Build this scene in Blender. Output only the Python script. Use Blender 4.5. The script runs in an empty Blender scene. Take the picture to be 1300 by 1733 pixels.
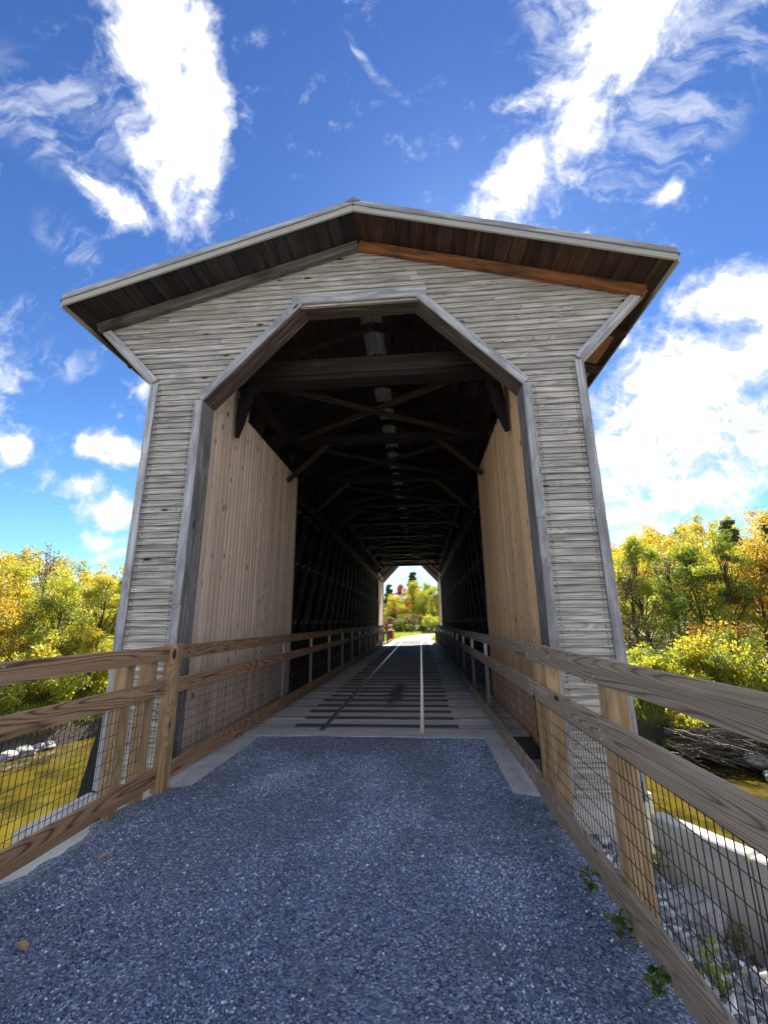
import bpy, bmesh, math, random
import numpy as np
from mathutils import Vector, Matrix, Euler, noise as mnoise
random.seed(7); rng = np.random.default_rng(7)
R = math.radians
sc = bpy.context.scene
COL = sc.collection

# ------------------------------------------------------------------ camera
cam_d = bpy.data.cameras.new('camera'); cam = bpy.data.objects.new('camera', cam_d); COL.objects.link(cam)
sc.camera = cam
yaw, pit, roll = R(4.685), R(14.504), R(-0.612)
fw = Vector((-math.sin(yaw)*math.cos(pit), math.cos(yaw)*math.cos(pit), math.sin(pit)))
r0 = Vector((math.cos(yaw), math.sin(yaw), 0)); u0 = r0.cross(fw)
rr = r0*math.cos(roll)+u0*math.sin(roll); uu = -r0*math.sin(roll)+u0*math.cos(roll)
Mc = Matrix((rr, uu, -fw)).transposed().to_4x4(); Mc.translation = (0.781, 0.0, 1.567)
cam.matrix_world = Mc
cam_d.sensor_fit = 'VERTICAL'; cam_d.sensor_height = 36.0; cam_d.lens = 716.9/1733*36
cam_d.clip_start = 0.05; cam_d.clip_end = 2000

# ------------------------------------------------------------------ colour management
sc.view_settings.view_transform = 'Standard'; sc.view_settings.look = 'None'
sc.view_settings.gamma = 1; sc.view_settings.use_curve_mapping = False
EXPO = 1.68
sc.view_settings.exposure = EXPO

# ------------------------------------------------------------------ node helper
class NT:
    def __init__(s, nt): s.nt = nt; s.N = nt.nodes; s.L = nt.links
    def n(s, typ, **kw):
        nd = s.N.new(typ)
        for k, v in kw.items(): setattr(nd, k, v)
        return nd
    def put(s, sock, v):
        if v is None: return
        if isinstance(v, bpy.types.NodeSocket): s.L.new(v, sock)
        else: sock.default_value = v
    def math(s, op, a, b=None, c=None, clamp=False):
        nd = s.n('ShaderNodeMath', operation=op); nd.use_clamp = clamp
        s.put(nd.inputs[0], a); s.put(nd.inputs[1], b); s.put(nd.inputs[2], c)
        return nd.outputs[0]
    def vm(s, op, a, b=None, out=0):
        nd = s.n('ShaderNodeVectorMath', operation=op)
        s.put(nd.inputs[0], a); s.put(nd.inputs[1], b)
        return nd.outputs[out]
    def noise(s, vec, scale=1, detail=3, rough=.5, dist=0, out=0):
        nd = s.n('ShaderNodeTexNoise'); s.put(nd.inputs['Vector'], vec)
        s.put(nd.inputs['Scale'], scale); s.put(nd.inputs['Detail'], detail)
        s.put(nd.inputs['Roughness'], rough); s.put(nd.inputs['Distortion'], dist)
        return nd.outputs[out]
    def voro(s, vec, scale=1, feature='F1', out='Distance', rand=1):
        nd = s.n('ShaderNodeTexVoronoi', feature=feature); s.put(nd.inputs['Vector'], vec)
        s.put(nd.inputs['Scale'], scale); s.put(nd.inputs['Randomness'], rand)
        return nd.outputs[out]
    def ss(s, v, a, b, x=0., y=1.):
        nd = s.n('ShaderNodeMapRange', interpolation_type='SMOOTHSTEP')
        s.put(nd.inputs[0], v); s.put(nd.inputs[1], a); s.put(nd.inputs[2], b); s.put(nd.inputs[3], x); s.put(nd.inputs[4], y)
        return nd.outputs[0]
    def mix(s, f, a, b, mode='MIX'):
        nd = s.n('ShaderNodeMix', data_type='RGBA', blend_type=mode)
        s.put(nd.inputs[0], f); s.put(nd.inputs[6], c4(a)); s.put(nd.inputs[7], c4(b))
        return nd.outputs[2]
    def mapping(s, vec, loc=(0,0,0), rot=(0,0,0), scale=(1,1,1), typ='POINT'):
        nd = s.n('ShaderNodeMapping', vector_type=typ); s.put(nd.inputs[0], vec)
        nd.inputs[1].default_value = loc; nd.inputs[2].default_value = rot; nd.inputs[3].default_value = scale
        return nd.outputs[0]
    def ramp(s, f, stops):
        nd = s.n('ShaderNodeValToRGB'); cr = nd.color_ramp
        while len(cr.elements) < len(stops): cr.elements.new(.5)
        for e, (p, c) in zip(cr.elements, stops): e.position = p; e.color = c4(c)
        s.put(nd.inputs[0], f); return nd.outputs[0]
def c4(c):
    return (c[0], c[1], c[2], 1.0) if isinstance(c, (tuple, list)) and len(c) == 3 else c

# ------------------------------------------------------------------ sky with clouds, and the sun
SUN_EL, SUN_AZ = R(43), R(8.5)          # azimuth measured from +Y towards +X
w = bpy.data.worlds.new('World'); sc.world = w; w.use_nodes = True
T = NT(w.node_tree); T.N.clear()
wo = T.n('ShaderNodeOutputWorld'); bg = T.n('ShaderNodeBackground'); T.L.new(bg.outputs[0], wo.inputs[0])
bg.inputs[1].default_value = 0.10
sky = T.n('ShaderNodeTexSky', sky_type='NISHITA'); sky.sun_disc = False
sky.sun_elevation = SUN_EL; sky.sun_rotation = SUN_AZ; sky.air_density = 1.0; sky.dust_density = .15; sky.ozone_density = 3.0
tc = T.n('ShaderNodeTexCoord'); D = tc.outputs['Generated']
warp = T.noise(D, 7, 4, .55, out=1)
warp = T.vm('SUBTRACT', warp, (.5, .5, .5)); warp = T.vm('MULTIPLY', warp, (.09, .09, .09))
Dw = T.vm('ADD', D, warp)
CLOUDS = [(-40.6,54.9,-74,10,3.7,1.15),(-44.7,54.6,-57,3.6,1.7,.6),(-34.8,54.7,-79,7.9,2.1,1.2),(-38.4,46.8,-64,4.4,1.8,.8),(-47.6,43.8,-11,1.9,1.4,.8),(-44.1,43.6,7,2.7,1.6,.9),(-55.8,45.7,22,.6,.5,.8),(34.6,56.2,-141,7.2,4.6,.85),(28.1,53.0,-146,7.2,4.3,.75),(17.2,49.7,-151,6,2.8,.95),(19.1,55.3,-40,2.4,1.1,.65),(35.9,43.5,14,1.2,.7,.6),(40.0,31.3,-20,5.5,2.7,1.0),(35.4,25.8,-16,10.7,5.8,.95),(32.8,21.0,-24,12.3,4.6,.85),(27.1,18.2,-27,8.3,4.7,.85),(31.5,13.5,6,9.4,3.0,.75),(28.0,9.5,-4,4.1,1.4,.8),(25.1,11.8,-1,5.3,3.2,.7),(28.1,31.9,-7,1.3,.9,.6),(-48.6,17.7,15,1.5,1.5,1.0),(-39.5,19.8,0,4.4,1.8,.8),(-41.6,15.0,8,2.3,1.2,.6),(-37.9,12.5,2,3.4,2.0,.75),(-38.7,9.3,1,2.1,1.1,.6),(-38.1,7.8,8,2.2,.7,.6),(-37.6,26.7,-3,1.8,1.1,.55),(-49.3,23.5,21,1.0,.6,.5),(-39.6,5.5,-3,3.8,1.0,.8),(-58,22,10,7,11,1.3),
 (2,9,0,9,5,1.0),(-72,30,-20,13,8,1.1),(-72,14,0,12,5,1.0),(80,30,10,18,7,1.0),(110,50,-20,14,6,.9),(-95,35,-30,16,6,1.0),(-80,14,0,14,4,.9)]
WISPS = [(-48.4,49.7,-7,5.5,2.2,1),(-52.3,46.2,-10,6,3.6,1),(-47.2,38.9,-14,3.4,1.6,.9),(44.6,52.6,-23,5.5,4.4,1.2),(38.8,48.7,-146,7.5,5.5,1.2),(25.6,59.3,-68,4.6,1.3,1.2),(22.4,59.4,-40,3,.9,1.2),(-4.4,60.5,-35,3.6,.45,1),(-49.2,30.1,67,3.0,1.8,.9),(-46,27,20,4,2,.7)]
def blob(az, el, pa, ra, rb, st):
    az, el, pa = R(az), R(el), R(pa)
    c = Vector((math.sin(az)*math.cos(el), math.cos(az)*math.cos(el), math.sin(el)))
    e = Vector((c.y, -c.x, 0)).normalized(); up = e.cross(c)
    if up.z < 0: up = -up
    a = e*math.cos(pa)+up*math.sin(pa); a.normalize(); b = c.cross(a)
    m = Matrix((a, b, c)).transposed()
    sa, sb = math.sin(R(ra))*1.2, math.sin(R(rb))*1.2
    v = T.mapping(Dw, tuple(c), tuple(m.to_euler()), (sa, sb, .3), 'TEXTURE')
    l = T.vm('LENGTH', v, out='Value')
    l = T.math('MULTIPLY_ADD', l, -st, st)
    return l
field = wisp = None
for q in CLOUDS: l = blob(*q); field = l if field is None else T.math('MAXIMUM', field, l)
for q in WISPS: l = blob(*q); wisp = l if wisp is None else T.math('MAXIMUM', wisp, l)
field = T.math('MAXIMUM', field, -.3)
# unseen rest of the sky: broken cloud, its cover raised to brighten the shade
gen = T.noise(D, 2.6, 3, .5); gen = T.ss(gen, .46, .68, -.3, .9)
beh = T.vm('DOT_PRODUCT', D, tuple(Vector((-math.sin(yaw), math.cos(yaw), .26)).normalized()), out='Value')
gen = T.math('SUBTRACT', gen, T.ss(beh, .35, .6, 0, 2.0))
field = T.math('MAXIMUM', field, gen)
Ds = T.mapping(D, (0,0,0), (0, R(25), R(35)), (9, 22, 13))
f1 = T.noise(Ds, 1.1, 8, .62, .5)
f2 = T.noise(T.vm('ADD', D, T.vm('MULTIPLY', warp, (1.5,1.5,1.5))), 34, 7, .62)
fb = T.math('ADD', T.math('MULTIPLY', f1, .95), T.math('MULTIPLY', f2, .8)); fb = T.math('SUBTRACT', fb, .875)
f3 = T.noise(T.mapping(Dw, rot=(0, R(20), R(30)), scale=(1, 1.8, 1.3)), 8, 4, .6)
fb = T.math('ADD', fb, T.math('MULTIPLY', T.math('SUBTRACT', f3, .5), .7))
dens = T.math('ADD', field, T.math('MULTIPLY', fb, 1.5))
alpha = T.ss(dens, -.16, .72)
wd = T.noise(T.mapping(Dw, rot=(R(15), R(-35), R(20)), scale=(5, 26, 9)), 1.6, 6, .6, .4)
wa = T.math('MULTIPLY', T.ss(wisp, 0, .7), T.ss(wd, .40, .72, 0, .55)); alpha = T.math('MAXIMUM', alpha, wa)
thick = T.ss(T.math('ADD', field, T.math('MULTIPLY', T.noise(D, 7, 6, .65), 1.5)), .95, 1.75)
CL = 1.0/bg.inputs[1].default_value
ccol = T.mix(thick, tuple(CL*x for x in (1.75,1.70,1.64)), tuple(CL*x for x in (.62,.61,.60)))
core = T.ss(dens, .35, 1.0)
ccol = T.mix(core, tuple(CL*x for x in (.33,.345,.38)), ccol)
# deep autumn blue: more saturated overhead
sep = T.n('ShaderNodeSeparateXYZ'); T.L.new(D, sep.inputs[0])
tint = T.ramp(sep.outputs[2], [(0, (.50,.68,.75)), (.12, (.37,.55,.67)), (.45, (.245,.365,.525)), (1, (.195,.295,.485))])
blue = T.mix(1.0, sky.outputs[0], tint, 'MULTIPLY')
skc = T.mix(alpha, blue, ccol)
T.L.new(skc, bg.inputs[0])

sun_d = bpy.data.lights.new('sun', 'SUN'); sun_d.energy = 4.6; sun_d.angle = R(.53); sun_d.color = (1, .93, .82)
sun = bpy.data.objects.new('sun', sun_d); COL.objects.link(sun)
sdir = Vector((math.sin(SUN_AZ)*math.cos(SUN_EL), math.cos(SUN_AZ)*math.cos(SUN_EL), math.sin(SUN_EL)))
sun.rotation_euler = sdir.to_track_quat('Z', 'Y').to_euler(); sun.location = (10, 40, 60)

# ------------------------------------------------------------------ materials
def new_mat(name):
    m = bpy.data.materials.new(name); m.use_nodes = True
    t = NT(m.node_tree); p = t.N['Principled BSDF']
    return m, t, p
def bump(t, p, h, strength=.4, dist=.01):
    b = t.n('ShaderNodeBump'); b.inputs['Strength'].default_value = strength; b.inputs['Distance'].default_value = dist
    t.L.new(h, b.inputs['Height']); t.L.new(b.outputs[0], p.inputs['Normal'])
def wood(name, base, dark, light=None, ring=9, contrast=.6, knots=.5, streak=.4, var=.25, blotch=None, bstr=.5, rough=.75, knotcol=(.03,.02,.012), gsc=(.55,5,5), bamt=1.0, sharp=1.6, kscale=(1.6,4.6,4.6), kr=.13):
    m, t, p = new_mat(name)
    tc = t.n('ShaderNodeTexCoord'); oi = t.n('ShaderNodeObjectInfo')
    rnd = oi.outputs['Random']
    off = t.n('ShaderNodeCombineXYZ'); t.put(off.inputs[0], t.math('MULTIPLY', rnd, 61)); t.put(off.inputs[1], t.math('MULTIPLY', rnd, 17)); t.put(off.inputs[2], t.math('MULTIPLY', rnd, 37))
    co = t.vm('ADD', tc.outputs['Object'], off.outputs[0])
    # knots
    kv = t.mapping(co, scale=kscale)
    kd = t.voro(kv, 1.0); kc = t.voro(kv, 1.0, out='Color')
    ks = t.n('ShaderNodeSeparateColor'); t.L.new(kc, ks.inputs[0])
    kon = t.ss(ks.outputs[0], 1-knots, 1-knots+.02)
    khalo = t.math('MULTIPLY', t.ss(kd, .42, .0), kon)
    kcore = t.math('MULTIPLY', t.ss(kd, kr, kr*.5), kon)
    g = t.noise(t.mapping(co, scale=gsc), 1, 2, .4, .2)
    g = t.math('ADD', g, t.math('MULTIPLY', khalo, .33))
    rg = t.math('PINGPONG', t.math('MULTIPLY', g, ring), .5); rg = t.math('MULTIPLY', rg, 2)
    rg = t.math('POWER', rg, sharp)
    fine = t.noise(t.mapping(co, scale=(2.2, 95, 95)), 1, 3, .6)
    mid = t.noise(t.mapping(co, scale=(1.0, 26, 26)), 1, 4, .6)
    col = t.mix(t.math('MULTIPLY', rg, contrast), base, dark)
    col = t.mix(t.math('MULTIPLY', t.ss(fine, .45, .75), streak), col, dark)
    col = t.mix(t.math('MULTIPLY', t.ss(mid, .5, .72), streak), col, light or tuple(min(1, x*1.5) for x in base))
    if blotch:
        bl = t.noise(t.mapping(co, scale=(1.1, 3.5, 3.5)), 1.3, 5, .62)
        col = t.mix(t.math('MULTIPLY', t.ss(bl, .46, .66), bamt), col, blotch)
    col = t.mix(kcore, col, knotcol)
    hsv = t.n('ShaderNodeHueSaturation'); t.put(hsv.inputs['Value'], t.math('MULTIPLY_ADD', t.math('FRACT', t.math('MULTIPLY', rnd, 13.7)), var*2, 1-var)); t.put(hsv.inputs['Color'], col)
    t.L.new(hsv.outputs[0], p.inputs['Base Color'])
    p.inputs['Roughness'].default_value = rough; p.inputs['Specular IOR Level'].default_value = .3
    hh = t.math('SUBTRACT', t.math('ADD', t.math('MULTIPLY', fine, .6), t.math('MULTIPLY', mid, .5)), t.math('ADD', t.math('MULTIPLY', kcore, .8), t.math('MULTIPLY', rg, .25)))
    bump(t, p, hh, bstr, .006)
    return m
M = {}
M['clap'] = wood('weathered_clapboard', (.56,.515,.45), (.085,.075,.06), (.72,.68,.60), ring=8, contrast=.62, knots=.5, streak=.95, var=.15, blotch=(.36,.32,.275), bamt=.5, bstr=.9, gsc=(.5,6,9))
M['trim'] = wood('weathered_trim', (.46,.45,.455), (.12,.115,.115), (.70,.69,.70), ring=6, contrast=.45, knots=.3, streak=.8, var=.15, blotch=(.22,.22,.215), bamt=.8, bstr=.5)
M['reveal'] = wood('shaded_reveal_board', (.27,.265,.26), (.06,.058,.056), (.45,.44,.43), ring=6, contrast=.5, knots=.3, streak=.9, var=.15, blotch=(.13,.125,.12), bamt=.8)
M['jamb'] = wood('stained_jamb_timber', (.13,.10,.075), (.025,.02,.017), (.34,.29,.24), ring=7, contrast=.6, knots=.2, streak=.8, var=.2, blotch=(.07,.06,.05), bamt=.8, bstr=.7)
M['rake'] = wood('wet_stained_rake_timber', (.30,.11,.035), (.05,.018,.008), (.42,.20,.08), ring=6, contrast=.5, knots=.2, streak=.5, var=.1, blotch=(.075,.045,.028), bamt=1.0)
M['rakegrey'] = wood('mossy_rake_timber', (.16,.145,.125), (.02,.018,.016), (.32,.295,.25), ring=6, contrast=.4, knots=.2, streak=.6, var=.1, blotch=(.04,.038,.03), bamt=.8)
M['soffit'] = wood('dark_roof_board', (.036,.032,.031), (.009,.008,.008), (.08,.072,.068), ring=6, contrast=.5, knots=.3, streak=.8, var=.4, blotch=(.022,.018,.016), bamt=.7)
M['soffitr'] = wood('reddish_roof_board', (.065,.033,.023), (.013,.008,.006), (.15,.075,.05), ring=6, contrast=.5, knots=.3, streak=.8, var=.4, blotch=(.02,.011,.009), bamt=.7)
M['eave'] = wood('reddish_sunlit_eave_board', (.42,.22,.15), (.16,.07,.05), (.55,.33,.24), ring=6, contrast=.4, knots=.3, streak=.5, var=.2)  # reddish board with sunlit brightness put into its base colour
M['fascia'] = wood('fascia_board', (.40,.385,.34), (.17,.16,.14), (.55,.53,.48), ring=4, contrast=.2, knots=.2, streak=.5, var=.05)
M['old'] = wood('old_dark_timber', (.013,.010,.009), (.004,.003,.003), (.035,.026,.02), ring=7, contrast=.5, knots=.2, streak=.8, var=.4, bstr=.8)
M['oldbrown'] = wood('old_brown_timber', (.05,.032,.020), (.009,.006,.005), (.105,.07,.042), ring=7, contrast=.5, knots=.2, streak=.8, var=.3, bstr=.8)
M['pine'] = wood('new_pine_board', (.88,.70,.53), (.42,.28,.18), (.95,.83,.70), ring=5, contrast=.4, knots=.95, streak=.4, var=.14, blotch=(.74,.60,.50), bamt=.5, bstr=.25, knotcol=(.06,.028,.014), gsc=(.4,7,7), kscale=(2.4,7.5,7.5), kr=.17)
M['pine2'] = wood('golden_pine_board', (.90,.57,.30), (.46,.23,.09), (.95,.72,.46), ring=5, contrast=.4, knots=.95, streak=.4, var=.14, blotch=(.70,.46,.28), bamt=.5, bstr=.25, knotcol=(.06,.028,.014), gsc=(.4,7,7), kscale=(2.4,7.5,7.5), kr=.17)
M['railL'] = wood('treated_rail_brown', (.45,.275,.155), (.045,.018,.010), (.58,.40,.25), ring=34, contrast=.9, knots=.30, streak=.3, var=.12, bstr=.5, knotcol=(.06,.025,.012), gsc=(.30,4.6,4.6), sharp=2.6)
M['railR'] = wood('treated_rail_grey', (.35,.275,.20), (.05,.036,.026), (.50,.42,.33), ring=34, contrast=.8, knots=.26, streak=.35, var=.12, bstr=.5, knotcol=(.035,.02,.012), gsc=(.30,4.6,4.6), sharp=2.6)
M['post'] = wood('treated_post', (.46,.31,.165), (.17,.095,.04), (.54,.39,.21), ring=9, contrast=.6, knots=.35, streak=.35, var=.12, bstr=.3)
M['deck'] = wood('deck_plank_wood', (.50,.50,.51), (.12,.12,.12), (.66,.66,.67), ring=6, contrast=.4, knots=.3, streak=.6, var=.3, blotch=(.30,.30,.30), bamt=.55)
M['sleeper'] = wood('dark_sleeper_wood', (.075,.074,.078), (.025,.025,.026), (.13,.13,.135), ring=6, contrast=.4, knots=.2, streak=.6, var=.25)
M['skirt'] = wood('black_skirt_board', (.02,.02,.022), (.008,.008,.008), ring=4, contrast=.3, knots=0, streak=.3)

# oily stain worn into the deck, about the middle of the track
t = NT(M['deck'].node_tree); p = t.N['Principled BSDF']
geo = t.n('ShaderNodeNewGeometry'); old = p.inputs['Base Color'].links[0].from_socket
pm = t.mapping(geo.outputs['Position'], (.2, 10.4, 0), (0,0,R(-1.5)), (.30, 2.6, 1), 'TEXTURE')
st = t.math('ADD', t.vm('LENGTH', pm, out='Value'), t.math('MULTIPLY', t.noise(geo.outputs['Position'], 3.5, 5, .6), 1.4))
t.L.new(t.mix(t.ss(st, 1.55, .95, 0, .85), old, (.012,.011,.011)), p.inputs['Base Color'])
# water stain on the left soffit etc. is carried by the boards' own blotches

def simple(name, col, rough=.6, metal=0, nscale=None, col2=None, bs=.2, bd=.01, coord='Object', detail=6):
    m, t, p = new_mat(name)
    p.inputs['Roughness'].default_value = rough; p.inputs['Metallic'].default_value = metal
    if nscale:
        tc = t.n('ShaderNodeTexCoord'); n = t.noise(tc.outputs[coord], nscale, detail, .6)
        t.L.new(t.mix(t.ss(n, .35, .68), col, col2), p.inputs['Base Color']); bump(t, p, n, bs, bd)
    else: p.inputs['Base Color'].default_value = c4(col)
    return m
M['steel'] = simple('galvanised_steel', (.50,.53,.57), .45, .75, 25, (.36,.39,.43), .1)
M['bolt'] = simple('galvanised_bolt', (.42,.42,.43), .5, .7)
M['wire'] = simple('black_wire', (.012,.012,.013), .5, .2)
M['railsteel'] = simple('worn_rail_steel', (.55,.54,.52), .33, .9, 14, (.38,.36,.34), .1)
M['roofmetal'] = simple('roof_sheet', (.22,.22,.21), .5, .5, 4, (.16,.15,.14), .1)
M['peg'] = simple('trunnel_wood', (.20,.19,.18), .6)
M['leafdry'] = simple('dry_leaf', (.35,.24,.13), .8)
M['orange'] = simple('orange_mesh', (.75,.12,.02), .6)
# concrete
m, t, p = new_mat('concrete'); M['conc'] = m
tc = t.n('ShaderNodeTexCoord'); n1 = t.noise(tc.outputs['Object'], 2.2, 7, .6); n2 = t.noise(tc.outputs['Object'], 45, 5, .7)
c = t.mix(t.ss(n1, .35, .7), (.74,.70,.60), (.52,.50,.44)); c = t.mix(t.math('MULTIPLY', t.ss(n2, .55, .75), .5), c, (.2,.2,.19))
pit_ = t.voro(tc.outputs['Object'], 28); c = t.mix(t.ss(pit_, .09, .03), c, (.12,.12,.115))
t.L.new(c, p.inputs['Base Color']); p.inputs['Roughness'].default_value = .85; bump(t, p, n2, .35, .005)
# threshold slab with loose grit and flaked patches
m, t, p = new_mat('gritty_concrete'); M['conc2'] = m
tc = t.n('ShaderNodeTexCoord'); n1 = t.noise(tc.outputs['Object'], 3, 6, .6); n2 = t.noise(tc.outputs['Object'], 16, 6, .75)
c = t.mix(t.ss(n1, .35, .7), (.50,.51,.51), (.38,.39,.395)); c = t.mix(t.ss(n2, .60, .65), c, (.05,.05,.05))
t.L.new(c, p.inputs['Base Color']); p.inputs['Roughness'].default_value = .85; bump(t, p, n2, .3, .004)
# crushed stone
def stone_mat(name, lo, mid, hi, attr='tone'):
    m, t, p = new_mat(name)
    a = t.n('ShaderNodeAttribute', attribute_name=attr)
    tc = t.n('ShaderNodeTexCoord'); n = t.noise(tc.outputs['Object'], 60, 3, .6)
    v = t.math('ADD', a.outputs['Fac'], t.math('MULTIPLY', t.math('SUBTRACT', n, .5), .25))
    t.L.new(t.ramp(v, [(0, lo), (.55, mid), (.9, tuple((x+y)/2 for x, y in zip(mid, hi))), (1, hi)]), p.inputs['Base Color'])
    p.inputs['Roughness'].default_value = .42
    return m
M['chips'] = stone_mat('crushed_stone', (.018,.028,.05), (.23,.31,.49), (.92,.96,1.0))
M['scree'] = stone_mat('scree_stone', (.07,.075,.08), (.34,.35,.36), (.85,.84,.82))
m, t, p = new_mat('gravel_bed'); M['bed'] = m
tc = t.n('ShaderNodeTexCoord'); P_ = tc.outputs['Object']
v1 = t.voro(P_, 95, out='Color'); vs = t.n('ShaderNodeSeparateColor'); t.L.new(v1, vs.inputs[0]); vd = t.voro(P_, 95)
big = t.noise(P_, 1.2, 5, .6)
c = t.ramp(vs.outputs[0], [(0, (.04,.05,.075)), (.6, (.15,.19,.28)), (.93, (.28,.35,.48)), (1, (.6,.62,.65))])
c = t.mix(t.ss(big, .52, .70, 0, .6), c, (.10,.115,.15))
t.L.new(c, p.inputs['Base Color']); p.inputs['Roughness'].default_value = .8; bump(t, p, vd, .8, .008)
m, t, p = new_mat('light_gravel'); M['lgravel'] = m
tc = t.n('ShaderNodeTexCoord'); P_ = tc.outputs['Object']; n1 = t.noise(P_, 14, 6, .7); n2 = t.noise(P_, .6, 3, .6)
c = t.mix(t.ss(n1, .4, .65), (.30,.28,.25), (.18,.17,.155)); c = t.mix(t.ss(n2, .5, .65, 0, .6), c, (.22,.21,.12))
t.L.new(c, p.inputs['Base Color']); p.inputs['Roughness'].default_value = .9; bump(t, p, n1, .5, .03)
# boulders
m, t, p = new_mat('limestone_boulder'); M['rock'] = m
tc = t.n('ShaderNodeTexCoord'); P_ = tc.outputs['Object']; n1 = t.noise(P_, 3.5, 7, .65, .6); n2 = t.noise(t.mapping(P_, scale=(2,9,5)), 2.5, 6, .7)
c = t.mix(t.ss(n1, .4, .62), (.44,.43,.41), (.24,.24,.235)); c = t.mix(t.ss(n2, .55, .62, 0, .7), c, (.10,.10,.10))
t.L.new(c, p.inputs['Base Color']); p.inputs['Roughness'].default_value = .85; bump(t, p, t.math('ADD', n1, n2), .7, .04)
# terrain
m, t, p = new_mat('grassy_bank'); M['ground'] = m
geo = t.n('ShaderNodeNewGeometry'); P_ = geo.outputs['Position']; sx = t.n('ShaderNodeSeparateXYZ'); t.L.new(P_, sx.inputs[0])
n1 = t.noise(P_, .5, 6, .65); n2 = t.noise(P_, 6, 6, .75)
c = t.mix(t.ss(n1, .4, .62), (.15,.18,.05), (.24,.235,.10)); c = t.mix(t.ss(n2, .5, .7, 0, .7), c, (.07,.07,.035))
c = t.mix(t.ss(t.math('ADD', sx.outputs[1], t.math('MULTIPLY', n1, 3)), 2.6, .6), c, t.mix(n2, (.20,.19,.175), (.34,.325,.30)))
mud = t.ss(t.math('ADD', sx.outputs[2], t.math('MULTIPLY', n1, .9)), -2.0, -2.5)
c = t.mix(mud, c, t.mix(n2, (.035,.028,.02), (.12,.10,.075)))
t.L.new(c, p.inputs['Base Color']); p.inputs['Roughness'].default_value = .95; bump(t, p, n2, .6, .1)
# river
m, t, p = new_mat('river_water'); M['water'] = m
geo = t.n('ShaderNodeNewGeometry'); P_ = geo.outputs['Position']
n1 = t.noise(t.mapping(P_, rot=(0,0,.5), scale=(.5, 1.5, 1)), 1.6, 4, .55, .4); n2 = t.noise(P_, .8, 7, .68)
t.L.new(t.mix(t.ss(n2, .42, .6), (.115,.085,.012), (.045,.037,.009)), p.inputs['Base Color'])
p.inputs['Roughness'].default_value = .04; p.inputs['IOR'].default_value = 1.5; bump(t, p, t.math('ADD', n1, t.math('MULTIPLY', t.noise(P_, 6, 4, .6), .3)), .16, .03)
# foliage
def leaf_mat(name, stops):
    m = bpy.data.materials.new(name); m.use_nodes = True; t = NT(m.node_tree); t.N.clear()
    o = t.n('ShaderNodeOutputMaterial'); a = t.n('ShaderNodeAttribute', attribute_name='tone')
    col = t.ramp(a.outputs['Fac'], stops)
    d = t.n('ShaderNodeBsdfDiffuse'); tr = t.n('ShaderNodeBsdfTranslucent'); gl = t.n('ShaderNodeBsdfGlossy'); gl.inputs['Roughness'].default_value = .45
    t.L.new(col, d.inputs[0]); t.L.new(t.mix(1, col, (.95,1.0,.6), 'MULTIPLY'), tr.inputs[0])
    m1 = t.n('ShaderNodeMixShader'); m1.inputs[0].default_value = .6; t.L.new(d.outputs[0], m1.inputs[1]); t.L.new(tr.outputs[0], m1.inputs[2])
    m2 = t.n('ShaderNodeMixShader'); m2.inputs[0].default_value = .05; t.L.new(m1.outputs[0], m2.inputs[1]); t.L.new(gl.outputs[0], m2.inputs[2])
    t.L.new(m2.outputs[0], o.inputs[0]); return m
YG = [(0,(.10,.15,.03)),(.4,(.30,.36,.055)),(.75,(.58,.56,.07)),(1,(.72,.55,.08))]
LM = {'yg': leaf_mat('yellow_green_leaves', YG),
 'yellow': leaf_mat('yellow_leaves', [(0,(.16,.19,.035)),(.35,(.44,.44,.06)),(.8,(.74,.60,.06)),(1,(.72,.42,.06))]),
 'orange': leaf_mat('orange_leaves', [(0,(.18,.17,.03)),(.35,(.42,.34,.05)),(.75,(.62,.38,.05)),(1,(.58,.22,.05))]),
 'green': leaf_mat('green_leaves', [(0,(0.065,0.116,0.022)),(.5,(0.174,0.246,0.036)),(1,(0.435,0.464,0.058))]),
 'red': leaf_mat('red_leaves', [(0,(0.174,0.072,0.043)),(.5,(0.522,0.116,0.043)),(1,(0.696,0.261,0.072))]),
 'brown': leaf_mat('brown_twig_leaves', [(0,(0.102,0.072,0.051)),(.5,(0.246,0.174,0.102)),(1,(0.478,0.377,0.116))]),
 'pine': leaf_mat('pine_needles', [(0,(.05,.075,.03)),(.6,(.13,.18,.08)),(1,(.24,.28,.13))]),
 'forest': leaf_mat('autumn_forest_leaves', [(0,(0.072,0.123,0.029)),(.25,(0.232,0.275,0.043)),(.5,(0.522,0.450,0.051)),(.7,(0.725,0.478,0.043)),(.88,(0.652,0.275,0.043)),(1,(0.493,0.131,0.043))]),
 'grass': leaf_mat('grass_blades', [(0,(0.131,0.203,0.029)),(.6,(0.377,0.464,0.058)),(1,(0.652,0.609,0.116))])}
M['bark'] = simple('bark', (.10,.085,.07), .9, 0, 12, (.045,.04,.035), .6, .03)
M['barkpale'] = simple('pale_bark', (.33,.31,.27), .9, 0, 9, (.12,.11,.10), .5, .03)
M['drift'] = simple('driftwood', (.22,.19,.16), .9, 0, 8, (.09,.075,.06), .5, .02)

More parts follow.
